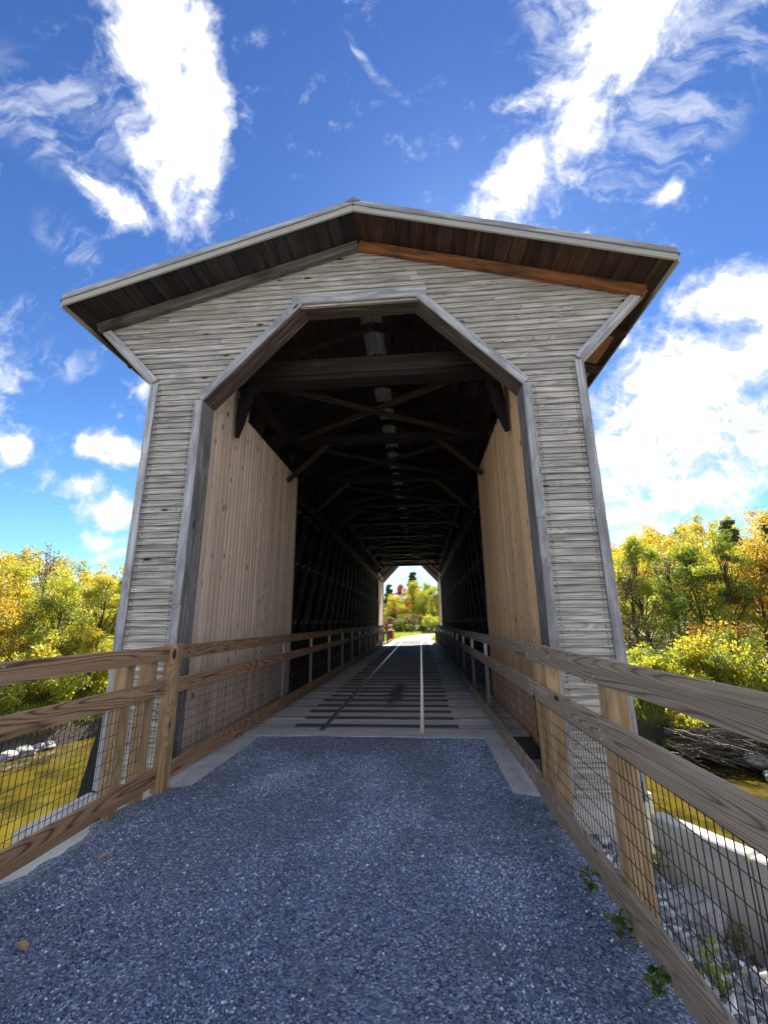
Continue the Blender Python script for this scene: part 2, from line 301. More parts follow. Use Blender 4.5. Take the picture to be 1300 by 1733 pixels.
# ------------------------------------------------------------------ object helpers
def link(o, parent=None):
    COL.objects.link(o)
    if parent is not None:
        o.parent = parent
        base = parent['_w'] if '_w' in parent else (0,0,0)
        o.matrix_basis = Matrix.Translation(-Vector(base)) @ o.matrix_basis
    return o
def thing(name, label, cat, loc=(0,0,0), group=None):
    o = bpy.data.objects.new(name, None); COL.objects.link(o); o.location = loc; o['_w'] = tuple(loc)
    o['label'] = label; o['category'] = cat
    if group: o['group'] = group
    return o
def tag(o, label=None, cat=None, group=None, kind=None):
    if label: o['label'] = label
    if cat: o['category'] = cat
    if group: o['group'] = group
    if kind: o['kind'] = kind
    return o
def mesh_from(name, verts, faces, mat, smooth=False, tone=None):
    me = bpy.data.meshes.new(name); me.from_pydata([tuple(v) for v in verts], [], faces); me.update()
    if mat: me.materials.append(mat)
    if smooth: me.shade_smooth()
    return me
def np_mesh(name, V, F, mat, tone=None, smooth=False):
    """V (n,3), F (m,k) arrays"""
    me = bpy.data.meshes.new(name); n, (m, k) = len(V), F.shape
    me.vertices.add(n); me.vertices.foreach_set('co', V.astype(np.float32).ravel())
    me.loops.add(m*k); me.loops.foreach_set('vertex_index', F.astype(np.int32).ravel())
    me.polygons.add(m); me.polygons.foreach_set('loop_start', np.arange(0, m*k, k, dtype=np.int32))
    me.update(calc_edges=True)
    if tone is not None:
        a = me.attributes.new('tone', 'FLOAT', 'POINT'); a.data.foreach_set('value', tone.astype(np.float32))
    me.materials.append(mat)
    if smooth: me.shade_smooth()
    return me
def obj(name, me, parent=None, M_=None):
    """mesh in world space (or with world matrix M_); parent's base location is subtracted"""
    o = bpy.data.objects.new(name, me)
    if M_ is not None: o.matrix_basis = M_
    return link(o, parent)
def sub(name, me, part, root, M_=None):
    """child of a part whose own matrix is root-relative: undo both"""
    o = bpy.data.objects.new(name, me); COL.objects.link(o); o.parent = part
    Mw = M_ if M_ is not None else Matrix.Identity(4)
    o.matrix_basis = (Matrix.Translation(Vector(root['_w'])) @ part.matrix_basis).inverted() @ Mw
    return o
_bc = {}
def board_mesh(L, W, Tk, mat, ch):
    key = (round(L, 3), round(W, 3), round(Tk, 3), mat.name, ch)
    if key in _bc: return _bc[key]
    if ch <= 0:
        x, y, z = L/2, W/2, Tk/2
        v = [(sx*x, sy*y, sz*z) for sx in (-1,1) for sy in (-1,1) for sz in (-1,1)]
        f = [(0,1,3,2),(4,6,7,5),(0,4,5,1),(2,3,7,6),(0,2,6,4),(1,5,7,3)]
        me = mesh_from('board', v, f, mat)
    else:
        bm = bmesh.new(); bmesh.ops.create_cube(bm, size=1); bmesh.ops.scale(bm, vec=(L, W, Tk), verts=bm.verts)
        bmesh.ops.bevel(bm, geom=bm.edges[:], offset=ch, segments=1, affect='EDGES')
        me = bpy.data.meshes.new('board'); bm.to_mesh(me); bm.free(); me.materials.append(mat)
    _bc[key] = me; return me
def frame(A, B, n):
    A, B, n = Vector(A), Vector(B), Vector(n)
    x = (B-A).normalized(); z = (n - x*n.dot(x)).normalized(); y = z.cross(x)
    m = Matrix((x, y, z)).transposed().to_4x4(); m.translation = (A+B)/2
    return m
def board(name, A, B, W, Tk, n, mat, parent, root=None, ch=0.0, rnd=True):
    """box from A to B, width W across, thickness Tk along n (centred)"""
    L = (Vector(B)-Vector(A)).length
    me = board_mesh(L, W, Tk, M[mat] if isinstance(mat, str) else mat, ch)
    m = frame(A, B, n)
    if root is not None: return sub(name, me, parent, root, m)
    return obj(name, me, parent, m)
def prism(pts, y0, y1, mat, name='panel'):
    """pts: list of (x,z) polygon extruded in y"""
    n = len(pts); v = [(x, y0, z) for x, z in pts]+[(x, y1, z) for x, z in pts]
    f = [tuple(range(n)), tuple(range(2*n-1, n-1, -1))]+[(i, i+n, (i+1) % n+n, (i+1) % n) for i in range(n)]
    me = mesh_from(name, v, f, M[mat] if isinstance(mat, str) else mat)
    bm = bmesh.new(); bm.from_mesh(me); bmesh.ops.recalc_face_normals(bm, faces=bm.faces); bm.to_mesh(me); bm.free()
    return me
def tube(pts, rads, sides=6):
    V, F = [], []
    pts = [Vector(p) for p in pts]
    for i, p in enumerate(pts):
        d = (pts[min(i+1, len(pts)-1)]-pts[max(i-1, 0)]).normalized()
        a = d.orthogonal().normalized() if i == 0 else (pa - d*pa.dot(d)).normalized(); pa = a
        b = d.cross(a)
        for k in range(sides):
            an = 2*math.pi*k/sides; V.append(p+(a*math.cos(an)+b*math.sin(an))*rads[i])
    for i in range(len(pts)-1):
        for k in range(sides):
            k2 = (k+1) % sides; F.append((i*sides+k, i*sides+k2, (i+1)*sides+k2, (i+1)*sides+k))
    F.append(tuple(range(sides-1, -1, -1))); F.append(tuple(range((len(pts)-1)*sides, len(pts)*sides)))
    return V, F
class Acc:
    def __init__(s): s.V = []; s.F = []
    def add(s, V, F):
        o = len(s.V); s.V += [tuple(v) for v in V]; s.F += [tuple(i+o for i in f) for f in F]
    def box(s, a, b):
        v = [(x, y, z) for x in (a[0], b[0]) for y in (a[1], b[1]) for z in (a[2], b[2])]
        s.add(v, [(0,1,3,2),(4,6,7,5),(0,4,5,1),(2,3,7,6),(0,2,6,4),(1,5,7,3)])
    def mesh(s, name, mat, smooth=False): return mesh_from(name, s.V, s.F, M[mat] if isinstance(mat, str) else mat, smooth)

# ================================================================== TERRAIN, RIVER, PATH
YN = [(-60,-8),(-40,-4),(-14,0),(-5,1.2),(-2.2,4.6),(3.4,6.2),(8,1.5),(20,-2),(60,-9)]
YF = [(-60,4),(-40,10),(-18,13.2),(-15.5,17),(-14.5,21.3),(-10,26),(-2,31.5),(2,31.5),(6,27.5),(10.3,20.4),(12.4,17.2),(20,11),(60,3)]
def hfun(x, y):
    yn = np.interp(x, [a for a, b in YN], [b for a, b in YN]); yf = np.interp(x, [a for a, b in YF], [b for a, b in YF])
    inn, out = yn-y, y-yf           # >0 on land
    bank = lambda d: np.clip(d/1.5, -1, 1)
    # near side land
    near_top = -.6-.9*np.clip((np.abs(x)-2.0)/3, 0, 1)
    hn = -3.5+bank(inn)*(near_top+3.5)
    left = x < -2
    far_top = np.where(x < 0, -2.45, -2.1)+np.clip(out-1.5, 0, 60)*np.where(x < 0, .030, .055)
    road = np.clip((9-np.abs(x))/6, 0, 1)*np.clip((y-27)/6, 0, 1)
    far_top = far_top*(1-road)+(-.06)*road
    hf = -3.5+bank(out/1.2)*(far_top+3.5)
    h = np.where(out > -2, hf, np.where(inn > -1.5, hn, -4.6))
    # the hills
    az = np.degrees(np.arctan2(x, y)); d = np.hypot(x, y)
    h = h+np.clip((d-55)/60, 0, 1)**1.3*np.where(x > 0, 13.0, 8.5)*np.clip((np.abs(az)-12)/14, 0, 1)*(1+.35*np.clip((np.abs(az)-26)/20, 0, 1))
    h = np.where((y < -1), np.maximum(h, -.5-np.clip((np.abs(x)-3)*.1, 0, 1.2)), h)
    return h
gx = np.concatenate([np.linspace(-400,-60,20), np.linspace(-58,-20,40), np.linspace(-19.6,19.6,120), np.linspace(20,58,40), np.linspace(60,400,20)])
gy = np.concatenate([np.linspace(-300,-20,16), np.linspace(-18,-2,20), np.linspace(-1.6,45,160), np.linspace(46,100,50), np.linspace(104,500,26)])
X, Y = np.meshgrid(gx, gy); Z = hfun(X, Y)
nz = np.array([mnoise.fractal((x*.35, y*.35, 0), 1.0, 2.0, 4) for x, y in zip(X.ravel(), Y.ravel())]).reshape(X.shape)
Z = Z+nz*.14*np.where((np.abs(X) < 4) & (Y > 33), .2, 1)
V = np.stack([X.ravel(), Y.ravel(), Z.ravel()], 1); nx = len(gx)
ii = (np.arange(len(gy)-1)[:, None]*nx+np.arange(nx-1)[None]).ravel()
terrain = obj('terrain', np_mesh('terrain', V, np.stack([ii, ii+1, ii+1+nx, ii+nx], 1), M['ground'], smooth=True)); tag(terrain, kind='structure')
def hz(x, y): return float(hfun(np.array([x], float), np.array([y], float))[0])
Vw = np.array([(x, y, -3.5) for y in (-60, 60) for x in (-120, 120)], float)
water = obj('river', np_mesh('river', Vw, np.array([[0,1,3,2]]), M['water'])); tag(water, kind='structure')

# near gravel path (solid embankment top) with a gently uneven surface
gx = np.linspace(-1.98, 1.98, 67); gy = np.concatenate([np.linspace(-14,-1,30), np.linspace(-.8, 6.6, 124)])
X, Y = np.meshgrid(gx, gy)
def pz_(x, y): return .022*mnoise.noise((x*1.3, y*1.3, 3))+.006*mnoise.noise((x*6, y*6, 5))-.008-.03*max(0, (abs(x)-1.55))/.4
Z = np.array([pz_(x, y) for x, y in zip(X.ravel(), Y.ravel())])
V = np.stack([X.ravel(), Y.ravel(), Z], 1); nx = len(gx); ii = (np.arange(len(gy)-1)[:, None]*nx+np.arange(nx-1)[None]).ravel()
path = obj('gravel_path', np_mesh('gravel_path', V, np.stack([ii, ii+1, ii+1+nx, ii+nx], 1), M['bed'], smooth=True)); tag(path, kind='structure')
# loose chips on it
def chips(name, n, pos, mat, smin, smax, bright=.05, shade=None):
    n = len(pos)
    base = np.array([(1,0,0),(-1,0,0),(0,1,0),(0,-1,0),(0,0,1),(0,0,-1)], float)
    tri = np.array([(0,2,4),(2,1,4),(1,3,4),(3,0,4),(2,0,5),(1,2,5),(3,1,5),(0,3,5)])
    V = base[None]*rng.uniform(.6, 1.25, (n, 6, 1))
    V = V*np.stack([rng.uniform(.7,1.3,n), rng.uniform(.5,1,n), rng.uniform(.35,.75,n)], 1)[:, None]
    V = V*(smin+(smax-smin)*rng.random(n)**2.2)[:, None, None]
    q = rng.normal(size=(n, 4)); q /= np.linalg.norm(q, axis=1)[:, None]; a, b, c, d = q.T
    Rm = np.stack([1-2*(c*c+d*d), 2*(b*c-a*d), 2*(b*d+a*c), 2*(b*c+a*d), 1-2*(b*b+d*d), 2*(c*d-a*b), 2*(b*d-a*c), 2*(c*d+a*b), 1-2*(b*b+c*c)], 1).reshape(n, 3, 3)
    V = np.einsum('nij,nkj->nki', Rm, V)+pos[:, None]
    F = (tri[None]+np.arange(n)[:, None, None]*6).reshape(-1, 3)
    tone = rng.beta(1.15, 1.7, n)*.93+(0 if shade is None else shade*.35); tone[rng.random(n) < bright] = 1.05
    return np_mesh(name, V.reshape(-1, 3), F, mat, np.repeat(tone, 6))
n = 120000
u = rng.random(n); py = 1.85+(6.56-1.85)*u**1.45; px = rng.uniform(-1.72, 1.74, n)
pz2 = np.array([pz_(x, y) for x, y in zip(px, py)])+.002
patch = np.array([mnoise.fractal((x*1.1+3, y*.7, 2), 1, 2, 3) for x, y in zip(px, py)])
keep = rng.random(n) < np.clip(.78+1.9*patch-.25*np.exp(-((np.abs(px-.1)-.72)/.22)**2), .12, 1); px, py, pz2, patch = px[keep], py[keep], pz2[keep], patch[keep]
gravel = obj('gravel', chips('gravel', n, np.stack([px, py, pz2], 1), M['chips'], .0040, .0120, .045, patch)); tag(gravel, 'loose blue grey crushed stone spread over the approach path', 'gravel', kind='stuff')

# far path
def pc(y): return 0 if y < 37 else 0.0065*(y-37)**2
ys = np.linspace(35.9, 80, 60); V = []; F = []
for i, y in enumerate(ys):
    for k, s in enumerate((-1, -.5, 0, .5, 1)):
        x = pc(y)+s*1.75; V.append((x, y, max(.02, hz(x, y)+.05)-.04*abs(s)))
    if i: F += [(5*(i-1)+k, 5*(i-1)+k+1, 5*i+k+1, 5*i+k) for k in range(4)]
fp = obj('far_path', mesh_from('far_path', V, F, M['lgravel'], True)); tag(fp, kind='structure')

# ================================================================== CONCRETE
ab = thing('abutment', 'pale concrete abutment and threshold slab at the near end of the covered bridge', 'abutment', (0, 6, -3))
a = Acc(); a.box((-3.3, 5.62, -5), (3.3, 6.79, -.33)); obj('bridge_seat', a.mesh('m', 'conc'), ab)
a = Acc(); a.box((-1.86, 6.53, -.6), (1.86, 6.78, .006)); obj('threshold', a.mesh('m', 'conc2'), ab)
for x0, x1 in ((-2.05, -1.57), (1.60, 1.93)):
    a = Acc(); a.box((x0, 4.62, -.6), (x1, 6.529, .0 if x0 < 0 else .002)); obj('side_curb', a.mesh('m', 'conc2'), ab)
a = Acc(); a.box((-3.15, 4.35, -5), (-2.12, 5.618, -.33)); obj('corner_block', a.mesh('m', 'conc'), ab)
a = Acc(); a.box((2.1, 5.0, -5), (2.95, 5.618, -.28)); obj('corner_block', a.mesh('m', 'conc'), ab)
wl = thing('retaining_wall', 'concrete retaining wall under the left railing, dropping to the river', 'wall', (-2, 0, -3))
a = Acc(); a.box((-2.10, -14, -5), (-1.80, 4.6, -.035)); obj('wall_block', a.mesh('m', 'conc'), wl)
wr = thing('wing_wall', 'sunlit pale concrete wing wall beyond the rocks behind the right railing', 'wall', (3.3, 4.5, -3))
A, B = Vector((2.98, 5.04, 0)), Vector((3.99, 3.12, 0)); dd = (B-A).normalized(); nn = Vector((-dd.y, dd.x, 0)); nn = nn if nn.x > 0 else -nn
def wallseg(P0, P1, zt, name):
    v = [(*(P+nn*s).xy, z) for P in (P0, P1) for s in (0, .17) for z in (-5, zt)]
    me = mesh_from(name, v, [(0,1,3,2),(4,6,7,5),(0,4,5,1),(2,3,7,6),(0,2,6,4),(1,5,7,3)], M['conc'])
    bm = bmesh.new(); bm.from_mesh(me); bmesh.ops.recalc_face_normals(bm, faces=bm.faces); bmesh.ops.bevel(bm, geom=bm.edges[:], offset=.015, segments=1, affect='EDGES'); bm.to_mesh(me); bm.free()
    return obj('wall_block', me, wr)
for k in range(7): wallseg(A+dd*(k*.86+.008), A+dd*(k*.86+.855), -.31, 'a')

# rock slope between path and wing wall
gx = np.linspace(1.97, 5.6, 46); gy = np.linspace(-6, 5.3, 120); X, Y = np.meshgrid(gx, gy)
def sl(x, y): return -.26-.62*min(max(x-2.0, 0), 3)-.02*(5-y)+.10*mnoise.fractal((x*1.6, y*1.6, 0), 1, 2, 4)
def inside(x, y):   # on the path side of the wing wall
    return (Vector((x, y, 0))-A).dot(nn) < .2
Z = np.array([sl(x, y) if inside(x, y) or y < 2.5 else -4.8 for x, y in zip(X.ravel(), Y.ravel())])
V = np.stack([X.ravel(), Y.ravel(), Z], 1); nx = len(gx); ii = (np.arange(len(gy)-1)[:, None]*nx+np.arange(nx-1)[None]).ravel()
tag(obj('rocky_slope', np_mesh('rocky_slope', V, np.stack([ii, ii+1, ii+1+nx, ii+nx], 1), M['bed'], smooth=True)), kind='structure')
n = 15000
px = rng.uniform(2.02, 4.4, n); py = rng.uniform(1.6, 5.05, n); ok = np.array([inside(x+.06, y) for x, y in zip(px, py)]); px, py = px[ok], py[ok]
sz = np.array([sl(x, y) for x, y in zip(px, py)])+.006
tag(obj('scree', chips('scree', len(px), np.stack([px, py, sz], 1), M['scree'], .012, .085, .10)), 'broken grey stone scree on the slope behind the right railing', 'scree', kind='stuff')
def rock_mesh(seed, s=(1,1,1), mat='rock', sub_=3):
    bm = bmesh.new(); bmesh.ops.create_icosphere(bm, subdivisions=sub_, radius=1)
    for v in bm.verts:
        c = v.co.copy(); d = mnoise.voronoi(c*1.1+Vector((seed*7.3, 0, 0)))[0][0]
        v.co = c*(.72+.45*d+.10*mnoise.noise(c*3+Vector((seed, 0, 0)))); v.co = Vector((v.co.x*s[0], v.co.y*s[1], v.co.z*s[2]))
    me = bpy.data.meshes.new('rock'); bm.to_mesh(me); bm.free(); me.materials.append(M[mat]); return me
for k, (x, y, s, lab) in enumerate([(2.98, 4.42, (.27,.21,.17), 'large pale boulder with a flat face on the scree behind the right railing'),
        (2.66, 4.70, (.17,.13,.09), 'grey boulder beside the right fence post pair, nearest the bridge corner'),
        (3.30, 3.95, (.24,.18,.12), 'low blue grey boulder leaning against the concrete wing wall'),
        (3.02, 3.55, (.20,.13,.09), 'flat slab stone in the scree below the middle rail at the right edge'),
        (2.55, 3.6, (.10,.08,.06), 'fist sized pale stone among weeds on the right scree')]):
    o = obj('boulder', rock_mesh(k, s), None, Matrix.Translation((x, y, sl(x, y)+s[2]*.45)) @ Matrix.Rotation(k*1.3+.4, 4, 'Z') @ Matrix.Rotation(.25, 4, 'X'))
    tag(o, lab, 'boulder', 'boulders on the right slope')

# ================================================================== THE BRIDGE
D0 = 5.31; YE = 36.0
W_, WO, ZS, TO, ZT, ZK, XF, ZF, ZG = 3.08, 2.26, 4.69, .85, 6.20, 4.99, 4.10, 6.06, 7.27
br = thing('covered_bridge', 'weathered grey covered railroad bridge with a gabled octagonal portal', 'bridge', (0, D0, 0))
def outline(z):          # outer half width of the portal front at height z
    if z < ZK: return W_
    if z < ZF: return W_+(XF-W_)*(z-ZK)/(ZF-ZK)
    return max(0, XF*(ZG-z)/(ZG-ZF))
def opening(z):
    if z < ZS: return WO
    if z < ZT: return WO+(TO-WO)*(z-ZS)/(ZT-ZS)
    return 0
# structural backing of the portal wall, in two halves and a head piece
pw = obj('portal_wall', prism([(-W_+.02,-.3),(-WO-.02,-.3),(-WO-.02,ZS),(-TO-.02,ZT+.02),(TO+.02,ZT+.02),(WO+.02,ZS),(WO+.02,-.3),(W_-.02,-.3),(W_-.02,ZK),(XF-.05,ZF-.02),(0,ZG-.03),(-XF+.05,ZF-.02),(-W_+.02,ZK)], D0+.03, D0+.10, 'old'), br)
def clap(xl0, xr0, xl1, xr1, z0, z1, yf, mat='clap'):
    """one lapped board: ends slanted, lower edge proud"""
    n = max(2, int((max(xr0, xr1)-min(xl0, xl1))/.35)); V = []; F = []
    s = random.random()*50; sag = random.uniform(-.004, .004)
    for i in range(n+1):
        f = i/n; xb = xl0+(xr0-xl0)*f; xt = xl1+(xr1-xl1)*f
        dz = .0035*mnoise.noise((xb*1.2+s, z0*9, 0)); dy = .005*mnoise.noise((xb*1.4+s, z0*7, 9))
        yb = yf-.026+dy; yt = yf-.004
        V += [(xb, yb, z0+dz), (xt, yt, z1), (xt, yf+.02, z1), (xb, yf+.02, z0+dz)]
        if i:
            o = 4*(i-1)
            for k in range(4): F.append((o+k, o+4+k, o+4+(k+1) % 4, o+(k+1) % 4))
    F.append((0,3,2,1)[::-1]); o = 4*n; F.append((o, o+1, o+2, o+3)[::-1])
    me = mesh_from('clapboard', V, F, M[mat])
    bm = bmesh.new(); bm.from_mesh(me); bmesh.ops.recalc_face_normals(bm, faces=bm.faces); bm.to_mesh(me); bm.free()
    return sub('clapboard', me, pw, br)
z = -.32; rows = []
while z < ZG-.1:
    hgt = .089*random.uniform(.96, 1.04); rows.append((z, min(z+hgt, ZG-.02))); z += hgt
def seg(z0, z1):
    o0, o1 = outline(z0)-.02, outline(z1)-.02
    if z1 < ZT: # two sides
        i0, i1 = opening(z0)+.02, opening(z1)+.02
        return [(-o0, -i0, -o1, -i1), (i0, o0, i1, o1)]
    return [(-o0, o0, -o1, o1)]
for z0, z1 in rows:
    for (a0, b0, a1, b1) in seg(z0, z1):
        z1b = z1-.005
        if b0-a0 > 2.2:   # butt joints in long courses
            ct = sorted(random.uniform(max(a0, a1)+.5, min(b0, b1)-.5) for _ in range(1 if b0-a0 < 4.5 else 2))
            if len(ct) == 2 and ct[1]-ct[0] < .8: ct = ct[:1]
            xs0 = [a0]+ct+[b0]; xs1 = [a1]+ct+[b1]
            for q in range(len(xs0)-1):
                clap(xs0[q]+.003, xs0[q+1]-.003, xs1[q]+.003, xs1[q+1]-.003, z0, z1b, D0)
        else: clap(a0, b0, a1, b1, z0, z1b, D0)
# trims on the face
yt = D0-.035
def trim(A, B, W=.12, name='corner_board', mat='trim', Tk=.034, y=yt):
    return board(name, (A[0], y, A[1]), (B[0], y, B[1]), W, Tk, (0,-1,0), mat, pw, br, ch=.003)
for s in (-1, 1):
    trim((s*(W_-.05), -.3 if s < 0 else -.1), (s*(W_-.05), ZK), .11)
    ang = math.atan2(ZF-ZK, XF-W_); off = .055
    ox, oz = -math.sin(ang)*off, math.cos(ang)*off
    trim((s*(W_-.01+ox), ZK+.0+oz), (s*(XF-.02+ox), ZF-.02+oz), .125, y=yt-.003)
    # side faces of the corner and the flare: depth behind the face
    board('corner_return', (s*(W_+.012), D0+.06, -.3), (s*(W_+.012), D0+.06, ZK), .17, .024, (s,0,0), 'trim', pw, br)
    board('flare_return', (s*(W_+.012), D0+.06, ZK), (s*(XF+.0), D0+.06, ZF-.02), .17, .024, (s, 0, -1), 'trim', pw, br)
    # casing round the opening
    zj = 2.3+.5*s
    trim((s*(WO+.055), -.25), (s*(WO+.055), zj), .11, 'casing'); trim((s*(WO+.055), zj+.004), (s*(WO+.055), ZS+.0), .114, 'casing', y=yt-.002)
    ang = math.atan2(ZT-ZS, TO-WO); ca, sa = math.cos(ang), math.sin(ang)
    nx_, nz_ = (sa, -ca) if sa > 0 and False else (abs(sa), abs(ca))
    trim((s*(WO+nx_*.06+.0), ZS+nz_*.06-.02), (s*(TO+nx_*.06), ZT+nz_*.06), .125, 'casing', y=yt-.004)
    # reveals
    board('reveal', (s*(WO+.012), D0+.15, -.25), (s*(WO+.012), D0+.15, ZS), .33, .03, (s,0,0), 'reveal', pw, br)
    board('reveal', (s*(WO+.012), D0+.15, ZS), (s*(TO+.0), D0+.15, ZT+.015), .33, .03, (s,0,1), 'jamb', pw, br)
trim((-TO-.16, ZT+.075), (TO+.16, ZT+.075), .15, 'casing', y=yt-.006)
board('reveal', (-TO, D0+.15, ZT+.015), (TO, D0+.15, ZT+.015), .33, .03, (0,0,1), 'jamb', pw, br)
# small bleached patch board nailed to the right wall
board('patch_board', (2.62, D0-.04, 1.02), (2.84, D0-.04, 1.0), .27, .012, (0,-1,0), 'fascia', pw, br)
# dark skirt flaring out at the left foot
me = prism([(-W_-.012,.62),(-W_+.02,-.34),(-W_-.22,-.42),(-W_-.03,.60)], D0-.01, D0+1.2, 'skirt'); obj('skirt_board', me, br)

# roof
YO = D0-.60; sl_ = (7.42-6.17)/4.18; EX = 4.18
def roofz(x): return 7.25-abs(x)*sl_        # underside of the sheathing
rn = lambda s: Vector((s*sl_, 0, 1)).normalized()
roof = obj('roof', (lambda a: a)(mesh_from('roof', [(s*x, y, roofz(x)+.052+h) for s in (-1,) for h in (0,.02) for y in (YO-.03, YE+.6) for x in (.22, EX+.03)], [(0,1,3,2),(4,6,7,5),(0,4,5,1),(2,3,7,6),(0,2,6,4),(1,5,7,3)], M['roofmetal'])), br)
r2 = obj('roof', mesh_from('roof', [(x, y, roofz(x)+.052+h) for h in (0,.02) for y in (YO-.03, YE+.6) for x in (.22, EX+.03)], [(0,1,3,2),(4,6,7,5),(0,4,5,1),(2,3,7,6),(0,2,6,4),(1,5,7,3)], M['roofmetal']), br)
nb = 21; cs = math.hypot(1, sl_)
for s, rf in ((-1, roof), (1, r2)):
    wb = EX*cs/nb
    for k in range(nb):
        xc = (k+.5)*EX/nb
        z_ = roofz(xc)+.028
        spans = [(YO+.02, 12.0), (12.01, YE+.55)] if k else [(YO+.02, D0+.12)]
        for y0, y1 in spans:
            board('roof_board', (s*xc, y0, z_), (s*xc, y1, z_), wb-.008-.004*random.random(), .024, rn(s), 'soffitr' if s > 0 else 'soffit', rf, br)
    board('ridge_sheet', (s*.11, YO-.03, roofz(.11)+.07), (s*.11, D0+.14, roofz(.11)+.07), .24, .012, rn(s), 'roofmetal', rf, br)
    board('vent_cover', (s*.20, D0+.10, roofz(.20)+.19), (s*.20, YE+.6, roofz(.20)+.19), .44, .012, rn(s), 'reveal', rf, br)
    # fascia: two boards on the gable, one along the eave
    zc = lambda x, d: roofz(x)+.045-d
    board('fascia', (0, YO-.015, 7.42-.06), (s*EX, YO-.015, 6.17-.06), .075, .03, (0,-1,0), 'trim', rf, br)
    board('fascia', (0, YO-.004, 7.42-.145), (s*(EX-.0), YO-.004, 6.17-.145), .115, .03, (0,-1,0), 'fascia', rf, br, ch=.003)
    board('fascia', (s*(EX+.012), YO, roofz(EX)+.0), (s*(EX+.012), YE+.6, roofz(EX)+.0), .11, .022, (s,0,0), 'fascia', rf, br)
    # rafters
    y = D0+.75
    while y < YE+.3:
        board('rafter', (s*.0, y, roofz(0)-.085), (s*(EX-.04), y, roofz(EX-.04)-.085), .06, .165, rn(s), 'old' if y > 8 else 'soffitr', rf, br)
        y += 1.02
    # rake timber under the soffit against the wall
    board('rake_timber', (0, D0-.075, ZG-.105), (s*(XF-.06), D0-.075, ZF-.075), .145, .08, (0,-1,0), 'rake' if s > 0 else 'rakegrey', pw, br, ch=.006)
a = Acc(); a.add([(-.11, YO-.04, 7.36), (.11, YO-.04, 7.36), (0, YO-.04, 7.435), (-.11, D0+.1, 7.36), (.11, D0+.1, 7.36), (0, D0+.1, 7.435)], [(0,1,2),(3,5,4),(0,2,5,3),(1,4,5,2),(0,3,4,1)])
obj('ridge_cap', a.mesh('m', 'roofmetal'), br)
# nail heads along the trim boards
a = Acc()
def nails(A, B, step, y):
    A, B = Vector((A[0], 0, A[1])), Vector((B[0], 0, B[1])); n = int((B-A).length/step); d = (B-A).normalized(); q = Vector((-d.z, 0, d.x))
    for i in range(n):
        for e in (-.032, .032):
            p_ = A+d*(step*(i+.5)+random.uniform(-.04, .04))+q*(e+random.uniform(-.006, .006)); r_ = .0045
            a.box((p_.x-r_, y-.002, p_.z-r_), (p_.x+r_, y+.004, p_.z+r_))
for s in (-1, 1):
    nails((s*(W_-.05), -.1), (s*(W_-.05), ZK), .42, yt-.017)
    nails((s*(WO+.055), -.1), (s*(WO+.055), ZS), .42, yt-.019)
    nails((s*(WO+.09), ZS+.05), (s*(TO+.04), ZT+.05), .35, yt-.021)
nails((-TO, ZT+.075), (TO, ZT+.075), .4, yt-.023)
for z0, z1 in rows:
    if .3 < z0 < ZK-.15:
        for s in (-1, 1):
            for xq in [s*(W_-.15)]+([s*(WO+.16)] if z0 < ZS-.1 else []):
                for dz in (.022, .06):
                    p_x = xq+random.uniform(-.008, .008); a.box((p_x-.0042, D0-.028, z0+dz-.0042), (p_x+.0042, D0-.006, z0+dz+.0042))
nh = sub('nail_heads', a.mesh('m', 'skirt'), pw, br); nh['kind'] = 'stuff'
# reddish boards between the rafter tails, sunlit look put into their pale colour
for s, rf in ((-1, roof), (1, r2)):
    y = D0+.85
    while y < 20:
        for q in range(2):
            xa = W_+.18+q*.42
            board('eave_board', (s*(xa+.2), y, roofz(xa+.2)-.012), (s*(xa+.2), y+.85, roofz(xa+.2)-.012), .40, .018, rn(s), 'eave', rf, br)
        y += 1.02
# outer side walls of upright boards
for s in (-1, 1):
    sw = board('wall_plate', (s*2.97, D0+.15, 5.9), (s*2.97, YE, 5.9), .12, .08, (s,0,0), 'old', br)
    y = D0+.14
    while y < YE-.05:
        board('side_board', (s*3.03, y+.125, -.5), (s*3.03, y+.125, 5.98+random.uniform(-.03,.02)), .242, .022, (s,0,0), 'old', sw, br); y += .25
# new pine lining just inside the portal
for s in (-1, 1):
    ln = board('lining_frame', (s*2.42, 10.12, .1), (s*2.42, 10.12, 5.1), .10, .08, (s,0,0), 'oldbrown', br)
    y = 5.64
    while y < 10.2:
        wv = .138; top = 5.215
        board('lining_board', (s*(2.34+random.uniform(-.002,.002)), y+wv/2, -.1), (s*(2.34+random.uniform(-.004,.004)), y+wv/2, top), wv-.008, .026, (s,0,0), 'pine' if s < 0 else 'pine2', ln, br, ch=.009)
        if y < 7.0: board('lining_board', (s*2.335, y+wv/2, 5.222), (s*2.335, y+wv/2, 6.45), wv-.005, .02, (s,0,0), 'pine' if s < 0 else 'pine2', ln, br, ch=.004)
        y += wv
